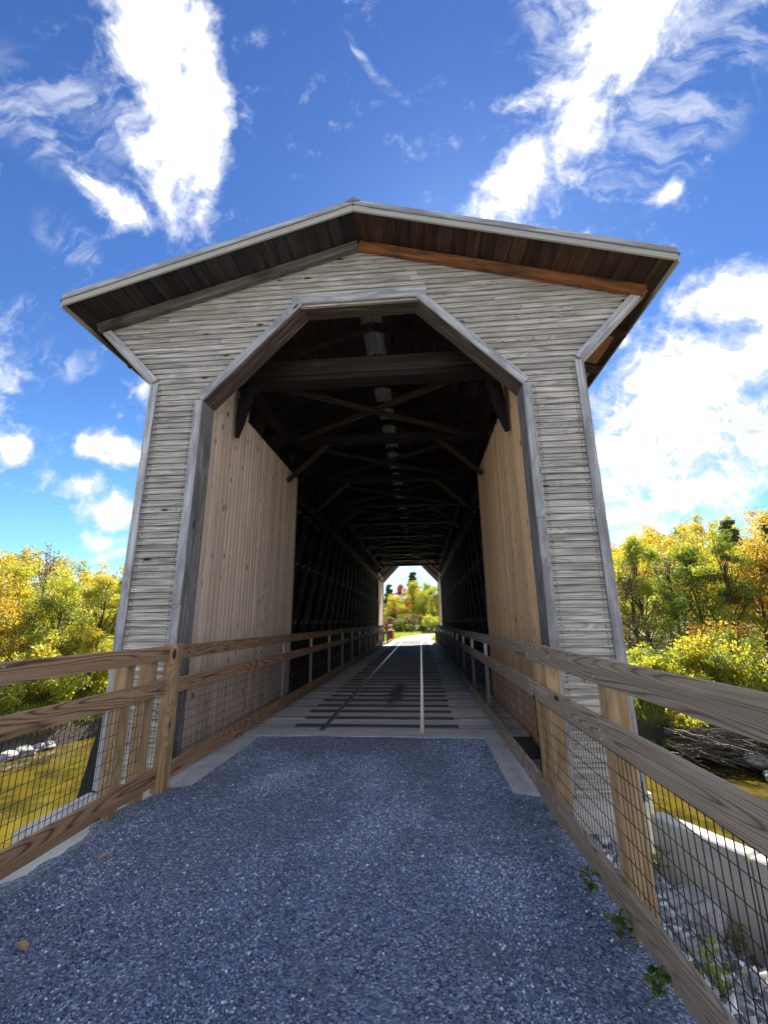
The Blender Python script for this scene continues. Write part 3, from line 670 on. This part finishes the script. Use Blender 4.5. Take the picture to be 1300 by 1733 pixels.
# lattice trusses
for s in (-1, 1):
    tr = board('top_chord', (s*2.36, 6.9, 5.9), (s*2.36, YE-.8, 5.9), .28, .09, (s,0,0), 'oldbrown', br)
    for zz in (4.75, 1.0, .05):
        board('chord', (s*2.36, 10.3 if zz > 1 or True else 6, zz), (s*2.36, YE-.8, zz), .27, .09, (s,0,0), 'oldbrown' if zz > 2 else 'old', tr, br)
    for lay, dr in ((2.47, 1), (2.56, -1)):
        y = 1.0
        while y < YE+3:
            z0, z1 = -.1, 6.0; L = 4.4
            p0, p1 = (y, z0), (y+L, z1)
            if dr < 0: p0, p1 = (y+L, z0), (y, z1)
            # clip to the truss ends
            def clip(p, q, lo, hi):
                (ya, za), (yb, zb) = p, q
                if ya > yb: (ya, za), (yb, zb) = (yb, zb), (ya, za)
                if yb <= lo or ya >= hi: return None
                f = lambda yy: za+(zb-za)*(yy-ya)/(yb-ya)
                za2, zb2 = f(max(ya, lo)), f(min(yb, hi))
                return (max(ya, lo), za2), (min(yb, hi), zb2)
            c_ = clip(p0, p1, 7.0, YE-1)
            if c_ and abs(c_[1][0]-c_[0][0]) > .5:
                board('lattice_plank', (s*lay, *c_[0]), (s*lay, *c_[1]), .27, .075, (s,0,0), 'old', tr, br)
            y += 1.1
    a = Acc()
    for i in range(46):
        for zz in (.35, .75, 1.55, 3.0, 4.35):
            for dy in (0, .14):
                y = 10.5+i*.55+dy
                if y < YE-1.2: a.box((s*2.31-.012, y-.012, zz-.012+.05*(dy > 0)), (s*2.31+.012, y+.012, zz+.012+.05*(dy > 0)))
    pg = sub('trunnel_heads', a.mesh('m', 'peg'), tr, br); pg['kind'] = 'stuff'
# end posts of the truss with stiffening timbers near the mouth
for s in (-1, 1):
    for y in (6.95, 7.9, 8.9): board('end_post', (s*2.50, y, 0), (s*2.50, y, 6.0), .2, .14, (s,0,0), 'oldbrown', br)
# tie beams, knee braces, sway bracing
yb = 6.45; beams = []
while yb < YE-1:
    beams.append(yb); yb += 2.95
for i, y in enumerate(beams):
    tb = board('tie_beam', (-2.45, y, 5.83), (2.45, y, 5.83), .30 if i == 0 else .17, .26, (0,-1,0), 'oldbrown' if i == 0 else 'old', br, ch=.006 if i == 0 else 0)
    if i == 0: board('tie_cap', (-2.4, y-.01, 5.60), (2.4, y-.01, 5.60), .09, .30, (0,-1,0), 'old', tb, br)
    if i > 0:
        for s in (-1, 1):
            board('knee_brace', (s*2.30, y, 4.85), (s*1.30, y, 5.75), .09, .09, (0,-1,0), 'oldbrown', tb, br)
    if i+1 < len(beams):
        y2 = beams[i+1]
        for s in (-1, 1):
            board('sway_brace', (s*2.1, y+.1, 5.80+.03*s), (-s*2.1, y2-.1, 5.80+.03*s), .10, .08, (0,0,1), 'oldbrown', tb, br)
# naturally curved ship's knees at the mouth
for s in (-1, 1):
    pts = [(1.50,6.42,5.66),(1.75,6.42,5.66),(1.95,6.42,5.60),(2.09,6.42,5.45),(2.16,6.42,5.2),(2.20,6.42,4.9),(2.24,6.42,4.62)] if s < 0 else \
          [(1.45,6.42,5.68),(1.7,6.42,5.66),(1.95,6.42,5.66),(2.08,6.42,5.62),(2.11,6.42,5.35),(2.17,6.42,5.0),(2.26,6.42,4.52)]
    pts = [(s*a_, b_, c_) for a_, b_, c_ in pts]
    V, F = tube(pts, [.05,.09,.115,.125,.10,.075,.035] if s < 0 else [.10,.11,.10,.12,.12,.11,.04], 8)
    V = [Vector((v[0], 6.42+(v[1]-6.42)*1.1, v[2])) for v in V]
    obj('curved_knee', mesh_from('knee', V, F, M['old'], False), br)

# deck
dk = obj('deck_frame', (lambda a: (a.box((-2.9, 6.85, -.5), (2.9, YE-.1, -.06)), a.mesh('m', 'old'))[1])(Acc()), br)
y = 6.785; k = 0
while y < YE-.02:
    board('deck_plank', (-2.28, y+.0925, -.02), (2.28, y+.0925, -.02+random.uniform(-.002,.002)), .179, .04, (0,0,1), 'deck', dk, br, ch=.004); y += .185
y = 7.15
while y < YE-.4:
    board('sleeper_board', (-1.25+random.uniform(-.03,.03), y, .004), (1.28+random.uniform(-.03,.03), y, .004), .165, .012, (0,0,1), 'sleeper', dk, br); y += .545
for s in (-1, 1):
    board('rail', (s*.75, 6.80 if s < 0 else 6.62, .014), (s*.75, YE+.3, .014), .062, .014, (0,0,1), 'railsteel', dk, br, ch=.003)

# far portal: same shape, seen from inside and back
fwp = obj('portal_wall', prism([(-W_,-.3),(-WO,-.3),(-WO,ZS),(-TO,ZT),(TO,ZT),(WO,ZS),(WO,-.3),(W_,-.3),(W_,ZK),(XF-.05,ZF-.05),(0,ZG-.03),(-XF+.05,ZF-.05),(-W_,ZK)], YE, YE+.05, 'clap'), br)
for s in (-1, 1):
    ln = board('lining_frame', (s*2.42, 32.2, .1), (s*2.42, 32.2, 5.1), .10, .08, (s,0,0), 'oldbrown', br)
    y = 32.2
    while y < 35.95:
        board('lining_board', (s*2.34, y+.07, -.1), (s*2.34, y+.07, 5.2), .134, .02, (s,0,0), 'pine', ln, br); y += .14
far_ab = thing('abutment', 'sunlit concrete abutment at the far end of the covered bridge', 'abutment', (0, 36.5, -2))
a = Acc(); a.box((-3.2, YE-.0+.001, -5), (3.2, YE+.9, -.01)); obj('bridge_seat', a.mesh('m', 'conc'), far_ab)

# ================================================================== RAILINGS
def wire_mesh(x, y0, y1, z0, z1, dv=.05, dh=.1, r=.0017):
    a = Acc(); y = y0
    while y < y1: a.box((x-r, y-r, z0), (x+r, y+r, z1)); y += dv
    z = z0+.04
    while z < z1: a.box((x-r*3, y0, z-r), (x-r, y1, z+r)); z += dh
    return a.mesh('wire', 'wire')
def bolts(part, root, x, y, zs, sgn):
    for zb in zs:
        V, F = tube([(x, y, zb), (x-sgn*.006, y, zb)], [.013, .010], 8)
        sub('bolt', mesh_from('bolt', V, F, M['bolt']), part, root)
def railing(label, x, segs, posts, steel, mat, zpost=1.33, mesh_seg=None, deep=-.4):
    """x: inner face of the rail boards; sign of x = outward"""
    s = 1 if x > 0 else -1
    root = thing('railing', label, 'railing', (x, segs[0][0], 0), 'timber railings along the path and bridge')
    for (y0, y1, dx) in segs:
        xb = x+s*.019+dx
        parts = []
        for zc, wd in ((1.272, .145), (.94, .145), (.125, .16)):
            # long boards are made of pieces about 3.6 m
            y = y0; k = 0
            while y < y1-.05:
                ye = min(y+3.62, y1)
                if y1-ye < .9: ye = y1
                nm = 'kick_board' if zc < .2 else 'rail_board'
                o = board(nm, (xb+random.uniform(-.002,.002), y+.002, zc), (xb+random.uniform(-.002,.002), ye-.002, zc+random.uniform(-.003,.003)), wd, .038, (-s,0,0), mat, root, ch=.004)
                parts.append((o, y, ye, zc)); y = ye; k += 1
        wm = obj('wire_mesh', wire_mesh(xb+s*.024, y0+.01, y1-.01, .20, .88), root); wm['kind'] = 'stuff'
        for (py, wdt, kind) in posts:
            if not (y0-.12 < py < y1+.12): continue
            for (o, ya, yb_, zc) in parts:
                if ya <= py < yb_ and zc > .2: bolts(o, root, xb-s*.019, py, (zc-.045, zc+.0, zc+.045) if zc < 1 else (zc-.04, zc+.04), s)
    for (py, wdt, kind) in posts:
        xa = x+s*.038+.001*s+s*.07
        if kind == 'w': board('post', (xa-s*.01, py, deep), (xa-s*.01, py, zpost), wdt*.86, .12, (s,0,0), 'post', root, ch=.006)
        elif kind == 'g': board('post', (x+s*.045, py, -.10), (x+s*.045, py, 1.36), wdt, .12, (s,0,0), 'post', root, ch=.006)
    for py in steel:
        a = Acc(); xs = x+s*.04
        a.box((min(xs, xs+s*.006), py-.03, -.0), (max(xs, xs+s*.006), py+.03, 1.33)); a.box((min(xs, xs+s*.06), py+.024, -.0), (max(xs, xs+s*.06), py+.03, 1.33))
        obj('steel_post', a.mesh('m', 'steel'), root)
LX, RX = -1.845, 1.80
railing('brown timber approach railing with wire mesh, left of the gravel path', LX-.01, [(-6, 4.46, 0)], [(-.9,.14,'w'),(1.0,.14,'w'),(2.62,.14,'w'),(3.93,.14,'w'),(4.28,.14,'w')], [], 'railL')
railing('timber railing with steel posts inside the bridge on the left, ending in a post', LX+.035, [(4.62, 31.6, 0)], [(4.54,.13,'g')], list(np.arange(8.4, 31, 2.1)), 'railL')
railing('grey timber approach railing with wire mesh, right of the gravel path', RX, [(-6, 4.50, 0)], [(-.8,.14,'w'),(1.05,.14,'w'),(2.80,.14,'w'),(4.05,.14,'w'),(4.36,.14,'w')], [], 'railR', deep=-.9)
railing('timber railing with steel posts inside the bridge on the right', RX+.01, [(4.51, 34.5, 0)], [], list(np.arange(7.8, 34, 2.0)), 'railR')
railing('short sunlit timber railing beyond the far end on the left', LX+.2, [(32.2, 37.0, .0)], [(32.1,.14,'w'),(34,.14,'w'),(36.9,.14,'w')], [], 'railL')
o = board('marker_panel', (-1.60, 36.9, .15), (-1.60, 36.9, .8), .20, .02, (0,-1,0), 'orange', None); tag(o, 'small orange marker panel at the end of the far left railing', 'marker')

# ================================================================== VEGETATION
def leaf_cloud(cent, rad, n, size, flat=.8, tone_c=None):
    """n leaf quads gathered round cluster centres (k,3) with radii (k,)"""
    k = len(cent); idx = rng.integers(0, k, n)
    d = rng.normal(size=(n, 3)); d /= np.linalg.norm(d, axis=1)[:, None]
    d *= (rng.random(n)**.45)[:, None]*rad[idx][:, None]; d[:, 2] *= flat
    c = cent[idx]+d
    u = rng.normal(size=(n, 3)); u /= np.linalg.norm(u, axis=1)[:, None]
    v = rng.normal(size=(n, 3)); v -= u*(u*v).sum(1)[:, None]; v /= np.linalg.norm(v, axis=1)[:, None]
    s = size*rng.uniform(.6, 1.3, n)[:, None]
    V = np.stack([c-u*s, c+v*s*.55, c+u*s, c-v*s*.55], 1).reshape(-1, 3)
    F = np.arange(4*n).reshape(n, 4)
    tb = (tone_c if tone_c is not None else rng.random(k))[idx]
    tone = np.clip(tb*.65+rng.random(n)*.35, 0, 1)
    return V, F, np.repeat(tone, 4)
def make_tree(seed, H, Rc, n, size, bare=.25, ncl=26, lean=.06):
    """returns (trunk verts/faces, crown V,F,tone) in local space"""
    rs = random.Random(seed); a = Acc()
    top = Vector((rs.uniform(-1,1)*lean*H, rs.uniform(-1,1)*lean*H, H*.93))
    tp = [Vector((0,0,-.3))]+[Vector((top.x*f+rs.uniform(-.1,.1), top.y*f+rs.uniform(-.1,.1), H*.93*f)) for f in (.15,.35,.55,.75,1)]
    r = H*.016; a.add(*tube(tp, [r*1.3, r, r*.85, r*.65, r*.4, r*.12], 7))
    cent, rad = [], []
    for i in range(ncl):
        f = bare+(1-bare)*(i+.5)/ncl; base = tp[0].lerp(tp[-1], max(.1, f-.18)); an = rs.uniform(0, 6.28)
        prof = math.sin(math.pi*min(1, (f-bare)/(1-bare)*.82+.18))**.7
        rr_ = Rc*prof*rs.uniform(.35, 1.0)
        e = Vector((top.x*f+math.cos(an)*rr_, top.y*f+math.sin(an)*rr_, H*f+rs.uniform(-.03,.05)*H))
        m_ = base.lerp(e, .5)+Vector((0, 0, -.04*H*rs.random()))
        a.add(*tube([base, m_, e], [r*.34, r*.22, r*.06], 5))
        for q in range(2):
            e2 = e+Vector((rs.uniform(-1,1), rs.uniform(-1,1), rs.uniform(-.2,1)))*Rc*.3
            a.add(*tube([m_, e2], [r*.14, r*.03], 4))
            cent.append(tuple(e2)); rad.append(Rc*rs.uniform(.16, .30))
        cent.append(tuple(e)); rad.append(Rc*rs.uniform(.22, .40))
    return a, leaf_cloud(np.array(cent), np.array(rad), n, size)
def make_pine(seed, H, Rc, n=7000):
    rs = random.Random(seed); a = Acc(); a.add(*tube([(0,0,-.3), (0,0,H*.5), (0,0,H)], [H*.014, H*.009, .02], 7))
    cent, rad = [], []
    lv = 17
    for i in range(lv):
        f = .2+.8*i/lv; rr_ = Rc*(1-f)**.8*rs.uniform(.75, 1.15)+.15
        for k in range(6):
            an = rs.uniform(0, 6.28); e = Vector((math.cos(an)*rr_, math.sin(an)*rr_, H*f-.12*rr_)); b = Vector((0,0,H*f))
            a.add(*tube([b, e], [.03, .01], 4))
            for q in (.45, .75, 1): cent.append(tuple(b.lerp(e, q))); rad.append(.34*Rc*(1.1-f)+.2)
    return a, leaf_cloud(np.array(cent), np.array(rad), n, .17, .75)
protos = {}
def proto(key, leafkind, bark='bark', **kw):
    if key not in protos:
        a, (V, F, tn) = make_pine(**kw) if leafkind == 'pine' else make_tree(**kw)
        protos[key] = (a.mesh('trunk', bark, True), V, F, tn)
    me, V, F, tn = protos[key]
    k2 = (key, leafkind)
    if k2 not in protos: protos[k2] = np_mesh('crown', V, F, LM[leafkind], tn)
    return me, protos[k2]
KINDS = {
 'a': dict(seed=1, H=8.5, Rc=2.7, n=16500, size=.078, bare=.22), 'b': dict(seed=2, H=9.0, Rc=2.3, n=14250, size=.078, bare=.3),
 'c': dict(seed=3, H=7.5, Rc=2.9, n=16500, size=.078, bare=.12), 'd': dict(seed=4, H=9.5, Rc=1.9, n=11250, size=.078, bare=.35),
 'e': dict(seed=5, H=8.0, Rc=2.2, n=2400, size=.085, bare=.2, ncl=34), 'p': dict(seed=6, H=10, Rc=2.0)}
def tree(x, y, key, leaf, sc_, label, group, rz=0, name='tree', zoff=0, bark='bark'):
    me, cr = proto(key, leaf, bark, **KINDS[key])
    root = bpy.data.objects.new(name, None); COL.objects.link(root)
    root.location = (x, y, hz(x, y)+zoff); root.rotation_euler = (0, 0, rz); root.scale = (sc_,)*3
    root['label'] = label; root['category'] = 'tree'; root['group'] = group
    for nm, m_ in (('trunk', me), ('crown', cr)):
        o = bpy.data.objects.new(nm, m_); COL.objects.link(o); o.parent = root
    return root
def pol(az, d): return .78+d*math.sin(R(az)), d*math.cos(R(az))
GR, GL, GF = 'trees on the right bank', 'trees on the left bank', 'trees beyond the far end of the bridge'
TR = [ # az, dist, kind, leaf, scale, label
 (25.0, 30, 'e', 'brown', .85, 'thin nearly bare brown tree close beside the right corner of the bridge'),
 (26.4, 31, 'b', 'yg', .93, 'tall yellow green tree with a dark straight trunk, nearest the bridge on the right'),
 (29.0, 33, 'e', 'brown', .95, 'grey brown twiggy tree between the leafy trees on the right bank'),
 (31.2, 31, 'a', 'green', .88, 'dense green tree on the right bank with a leaning pale trunk below'),
 (33.6, 30, 'd', 'yg', .83, 'slender dark trunked tree with loose green and yellow leaves, right bank'),
 (36.0, 32, 'c', 'orange', .98, 'broad orange and brown tree towards the right edge'),
 (38.4, 31, 'a', 'orange', 1.0, 'orange leaved tree at the right edge of the picture'),
 (28.3, 44, 'a', 'yellow', 1.0, 'yellow tree rising behind the right bank, left of the spruce'),
 (40.8, 33, 'b', 'yellow', 1.0, 'yellow tree just past the right edge'),
 (24.2, 42, 'c', 'orange', 1.05, 'low orange crown peeping past the bridge corner on the right')]
for i, (az, d, k, lf, s_, lab) in enumerate(TR): x, y = pol(az, d); tree(x, y, k, lf, s_*.9, lab, GR, rz=i*1.7)
x, y = pol(35.0, 56); tree(x, y, 'p', 'pine', 1.05, 'dark conical spruce standing on the orange hillside at right', GR, name='spruce_tree', zoff=1.2)
x, y = pol(38.5, 40); tree(x, y, 'p', 'pine', .98, 'thin topped spruce against the sky at the right edge', GR, name='spruce_tree')
TL = [(-48.0, 30, 'c', 'orange', .83, 'orange tree at the left edge of the picture'),
 (-44.8, 33, 'a', 'yellow', .78, 'broad yellow tree left of the bare crown, left bank'),
 (-43.2, 37, 'e', 'brown', 1.05, 'sparse tree with bare twigs rising against the sky on the left'),
 (-38.3, 27, 'b', 'yellow', .66, 'young yellow tree with a forked dark trunk beside the bridge on the left'),
 (-41.5, 32, 'c', 'yg', .80, 'yellow green tree in the middle of the left bank'),
 (-36.6, 33, 'a', 'yg', .80, 'yellow green tree half hidden by the left corner of the bridge'),
 (-34.5, 36, 'c', 'orange', .85, 'rusty orange tree tucked behind the left bridge corner'),
 (-51.0, 34, 'a', 'yg', .9, 'yellow green tree just outside the left edge')]
for i, (az, d, k, lf, s_, lab) in enumerate(TL): x, y = pol(az, d); tree(x, y, k, lf, s_, lab, GL, rz=i*2.1+.5)
TF = [(-.9, 80, 'p', 'pine', 1.08, 'tall pine rising above the yellow trees seen through the bridge'),
 (-4.1, 76, 'p', 'pine', .85, 'grey green pine at the left of the far opening'),
 (-2.4, 71, 'b', 'red', .78, 'red leaved maple seen through the far opening'),
 (-1.1, 70, 'a', 'yellow', .84, 'bright yellow tree in the middle of the far opening'),
 (.3, 72, 'a', 'yg', .85, 'yellow green tree right of the middle in the far opening'),
 (1.5, 68, 'c', 'yg', .85, 'round yellow green tree at the right of the far opening'),
 (2.9, 70, 'b', 'yellow', .8, 'yellow tree hidden partly by the right far jamb'),
 (-3.4, 66, 'c', 'yellow', .68, 'low yellow tree at the left of the far opening'),
 (-6.0, 70, 'a', 'yg', .9, 'yellow green tree behind the left far jamb')]
for i, (az, d, k, lf, s_, lab) in enumerate(TF): x, y = pol(az, d); tree(x, y, k, lf, s_, lab, GF, rz=i*.9)

# hillside woods, one mass each side
def forest(name, azs, ds, n, label, hi, tm=.47):
    cs, rs_, ts = [], [], []
    for i in range(n):
        az = rng.uniform(*azs); d = ds[0]+(ds[1]-ds[0])*rng.random()**1.2; x, y = pol(az, d); g = hz(x, y)
        H = rng.uniform(5.5, 8.5)*hi; tn = np.clip(rng.normal(tm, .19), 0, 1)
        for q in range(9):
            f = rng.random(); rr_ = 2.2*math.sin(math.pi*(.2+.75*f)); an = rng.uniform(0, 6.28)
            cs.append((x+math.cos(an)*rr_*rng.random(), y+math.sin(an)*rr_*rng.random(), g+H*(.25+.75*f))); rs_.append(rng.uniform(.7, 1.5)); ts.append(np.clip(tn+rng.normal()*.06, 0, 1))
    V, F, tn = leaf_cloud(np.array(cs), np.array(rs_), n*420, .22, .85, np.array(ts))
    tag(obj(name, np_mesh(name, V, F, LM['forest'], tn)), label, 'forest', kind='stuff')
forest('forest', (9, 50), (44, 130), 360, 'autumn woods in orange and yellow covering the hillside on the right', 1.0, .6)
forest('forest', (-64, -16), (40, 135), 400, 'yellow autumn woods covering the low hill on the left', .82)
forest('forest', (-9, 8), (80, 110), 60, 'yellow and green woods behind the trees seen through the bridge', .8)

# bushes
def bush(x, y, w_, h_, leaf, label, group, n=2600, size=.075, zb=None):
    k = 26; c = rng.normal(size=(k, 3)); c /= np.linalg.norm(c, axis=1)[:, None]; c *= (rng.random(k)**.5)[:, None]
    c = c*np.array([w_, w_*.8, h_*.5])+np.array([0, 0, h_*.5]); c[:, 2] = np.maximum(c[:, 2], .04*h_)
    V, F, tn = leaf_cloud(c, rng.uniform(.22, .42, k)*w_*.8, n, size)
    root = bpy.data.objects.new('bush', None); COL.objects.link(root); root.location = (x, y, hz(x, y) if zb is None else zb)
    root['label'] = label; root['category'] = 'bush'; root['group'] = group
    a = Acc()
    for q in c[:14]: a.add(*tube([(q[0]*.15, q[1]*.15, -.02*h_), (q[0]*.6, q[1]*.6, q[2]*.6), tuple(q)], [.013*h_, .008*h_, .003*h_], 4))
    for nm, me in (('foliage', np_mesh('foliage', V, F, LM[leaf], tn)), ('stems', a.mesh('stems', 'bark'))):
        o = bpy.data.objects.new(nm, me); COL.objects.link(o); o.parent = root
    return root
BR_ = [(24.5,24,1.6,2.3,'yg','yellow green shrub beside the bridge corner on the right bank'),(27.5,25,1.7,2.6,'yg','leafy sumac shrub left of the bright yellow one on the right bank'),
 (30.6,24,1.9,2.9,'yellow','bright yellow sumac shrub in the middle of the right bank'),(34.0,23.5,2.0,3.0,'yg','tall yellow green sumac shrub above the driftwood'),
 (37.5,24,1.9,2.6,'yg','green sumac shrub at the right edge above the rocks'),(26.0,21.6,1.1,1.3,'green','low green shrub at the water edge beside the right rail post'),
 (29.4,21.8,1.2,1.4,'yellow','low yellow weed clump above the dark undercut bank'),(36.6,20.6,1.3,1.6,'yg','bright green bush low at the right edge'),
 (40.5,22,1.8,2.5,'yg','shrub just past the right edge'),(32.4,27,1.8,3.2,'orange','rust tinted shrub behind the bright sumac')]
for az, d, w1, h1, lf, lab in BR_: x, y = pol(az, d); bush(x, y, w1, h1, lf, lab, 'shrubs on the right bank', 3800)
BL_ = [(-47.5,27,2.2,2.6,'yg','yellow green bush at the left edge above the grass'),(-44.0,28.5,2.3,2.8,'yellow','yellow bush on the left bank behind the railing post'),
 (-41.0,28,2.2,2.5,'yg','yellow green bush between the left post and the sapling'),(-38.0,30,2.3,2.7,'yg','yellow green bush behind the sapling on the left bank'),
 (-35.8,29,2.0,2.4,'yellow','yellow bush touching the left corner of the bridge')]
for az, d, w1, h1, lf, lab in BL_: x, y = pol(az, d); bush(x, y, w1, h1, lf, lab, 'bushes on the left bank', 4200, .085)
for k, (az, d, w1, h1, lf, lab) in enumerate([(-4.6,60,2.2,2.4,'brown','brown brush at the left of the far opening'),(-2.9,61,2.3,2.2,'green','dark green undergrowth below the red maple beyond the far end'),(-1.2,62,2.3,2.6,'brown','brown brush under the bright yellow tree beyond the far end'),(.5,63,2.3,2.4,'green','dark undergrowth right of the middle in the far opening'),(2.0,60,2.2,2.4,'yg','yellow green bush at the right of the far opening')]):
    x, y = pol(az, d); bush(x, y, w1, h1, lf, lab, 'undergrowth beyond the far end', 2600, .10)
for (x, y, w1, lab) in [(1.75, 2.72, .07, 'small dark green weed at the foot of the right kick board, middle one'), (1.76, 2.38, .06, 'small weed at the right kick board nearest the camera'), (1.74, 3.1, .05, 'tiny weed sprouting under the right kick board, farthest one')]:
    b_ = bush(x, y, w1, .13, 'green', lab, 'weeds along the right kick board', 150, .013, 0); b_['category'] = 'weed'; b_.name = 'weed'
for k, (x, y, w1, lab) in enumerate([(2.5, 3.35, .16, 'pale weed tuft on the scree right of the nearest fence post'), (2.75, 2.9, .2, 'weed tuft low on the scree at the right bottom'), (2.9, 4.9, .18, 'straggly weed against the wing wall beside the boulder'), (3.2, 4.3, .16, 'weed at the foot of the wing wall, farther right')]):
    b_ = bush(x, y, w1, .28, 'grass', lab, 'weeds on the right scree', 200, .017, sl(x, y)); b_['category'] = 'weed'; b_.name = 'weed'

# grass on the far banks and by the far path
def grass(name, pts, h, label):
    n = len(pts); an = rng.uniform(0, 6.28, n); w_ = .02+.012*rng.random(n); hh = h*rng.uniform(.5, 1.3, n)
    dx, dy = np.cos(an)*w_, np.sin(an)*w_; l = rng.normal(size=(n, 2))*h*.35
    V = np.stack([pts+np.stack([-dx, -dy, 0*dx], 1), pts+np.stack([dx, dy, 0*dx], 1), pts+np.stack([l[:, 0], l[:, 1], hh], 1)], 1).reshape(-1, 3)
    tag(obj(name, np_mesh(name, V, np.arange(3*n).reshape(n, 3), LM['grass'], np.repeat(rng.random(n), 3))), label, 'grass', kind='stuff')
def scatter(n, azs, ds, f=lambda x, y: True):
    out = []
    while len(out) < n:
        x, y = pol(rng.uniform(*azs), rng.uniform(*ds)); z = hz(x, y)
        if z > -2.9 and f(x, y): out.append((x, y, z-.02))
    return np.array(out)
grass('grass', scatter(16000, (-52, -33), (19.5, 30)), .35, 'bright green grass strip along the left river bank')
grass('grass', scatter(9000, (22, 42), (20, 27)), .4, 'mixed grass and weeds on the right river bank')
grass('grass', scatter(14000, (-8, 5), (38, 70), lambda x, y: abs(x-pc(y)) > 1.7 and not (x > pc(y) and y > 48)), .32, 'bright green verge beside the far path')

# right bank: driftwood tangle and white rocks; left bank rocks
def tangle(az0, az1, d, n, zc, label):
    a = Acc()
    for i in range(n):
        x, y = pol(rng.uniform(az0, az1), d+rng.uniform(-.6, .7)); z = zc+rng.uniform(-.5, .45)
        an = rng.uniform(-.6, .6)+math.radians(-30); L = rng.uniform(.5, 1.8); p = [Vector((x, y, z))]
        for k in range(4): p.append(p[-1]+Vector((math.cos(an)*L/4, math.sin(an)*L/4, rng.uniform(-.14, .09)))); an += rng.uniform(-.4, .4)
        r = rng.uniform(.008, .03); a.add(*tube(p, [r, r, r*.8, r*.6, r*.3], 5))
    o = obj('driftwood', a.mesh('m', 'drift')); tag(o, label, 'driftwood', kind='stuff')
tangle(26, 33.5, 20.6, 260, -2.75, 'tangle of grey roots and branches hanging over the undercut right bank')
tangle(32, 39, 20.2, 160, -2.1, 'pile of bleached branches on the right bank above the rocks')
for k, (az, d, s_, lab) in enumerate([(35.0,19.6,.5,'white rock at the waterline, leftmost of the row on the right bank'),(36.6,19.3,.42,'white rock in the middle of the waterline row on the right bank'),(37.6,19.0,.5,'white rock at the right end of the waterline row'),
    (36.0,20.4,.7,'large grey slab behind the white waterline rocks'),(38.3,19.9,.7,'grey slab at the right picture edge above the water'),(33.6,20.2,.45,'shaded grey rock below the driftwood')]):
    x, y = pol(az, d); o = obj('rock', rock_mesh(20+k, (s_, s_*.8, s_*.55)), None, Matrix.Translation((x, y, -3.35+(.3 if k > 2 else 0))) @ Matrix.Rotation(k*1.1, 4, 'Z')); tag(o, lab, 'rock', 'rocks on the right bank')
for k, (az, d, s_, lab) in enumerate([(-42.6,24.0,.5,'pale rock at the left waterline seen through the mesh, leftmost'),(-41.6,24.3,.4,'small pale rock at the left waterline, second from the left'),(-40.6,24.6,.35,'small pale rock at the left waterline, nearest the bridge'),(-43.8,23.6,.45,'pale rock by the left railing post')]):
    x, y = pol(az, d); o = obj('rock', rock_mesh(40+k, (s_, s_*.8, s_*.5)), None, Matrix.Translation((x, y, -3.4)) @ Matrix.Rotation(k*1.3, 4, 'Z')); tag(o, lab, 'rock', 'rocks on the left bank')
# fallen leaves on the gravel
for k, (x, y, lab) in enumerate([(-1.45, 3.25, 'curled dry leaf on the gravel beside the left kick board'), (-1.25, 2.42, 'brown fallen leaf on the gravel at the lower left')]):
    V = [(-.05,0,0),(-.02,.022,.008),(.02,.026,.014),(.055,.004,.003),(.02,-.02,.012),(-.02,-.024,.006),(0,0,-.002)]
    o = obj('fallen_leaf', mesh_from('leaf', V, [(0,1,6),(1,2,6),(2,3,6),(3,4,6),(4,5,6),(5,0,6)], M['leafdry']), None, Matrix.Translation((x, y, .02)) @ Matrix.Rotation(k*2+.6, 4, 'Z')); tag(o, lab, 'leaf')
for o in list(bpy.data.objects):
    if '_w' in o: del o['_w']
print('objects', len(bpy.data.objects), 'tris', sum(len(m.loops) for m in bpy.data.meshes)//3)
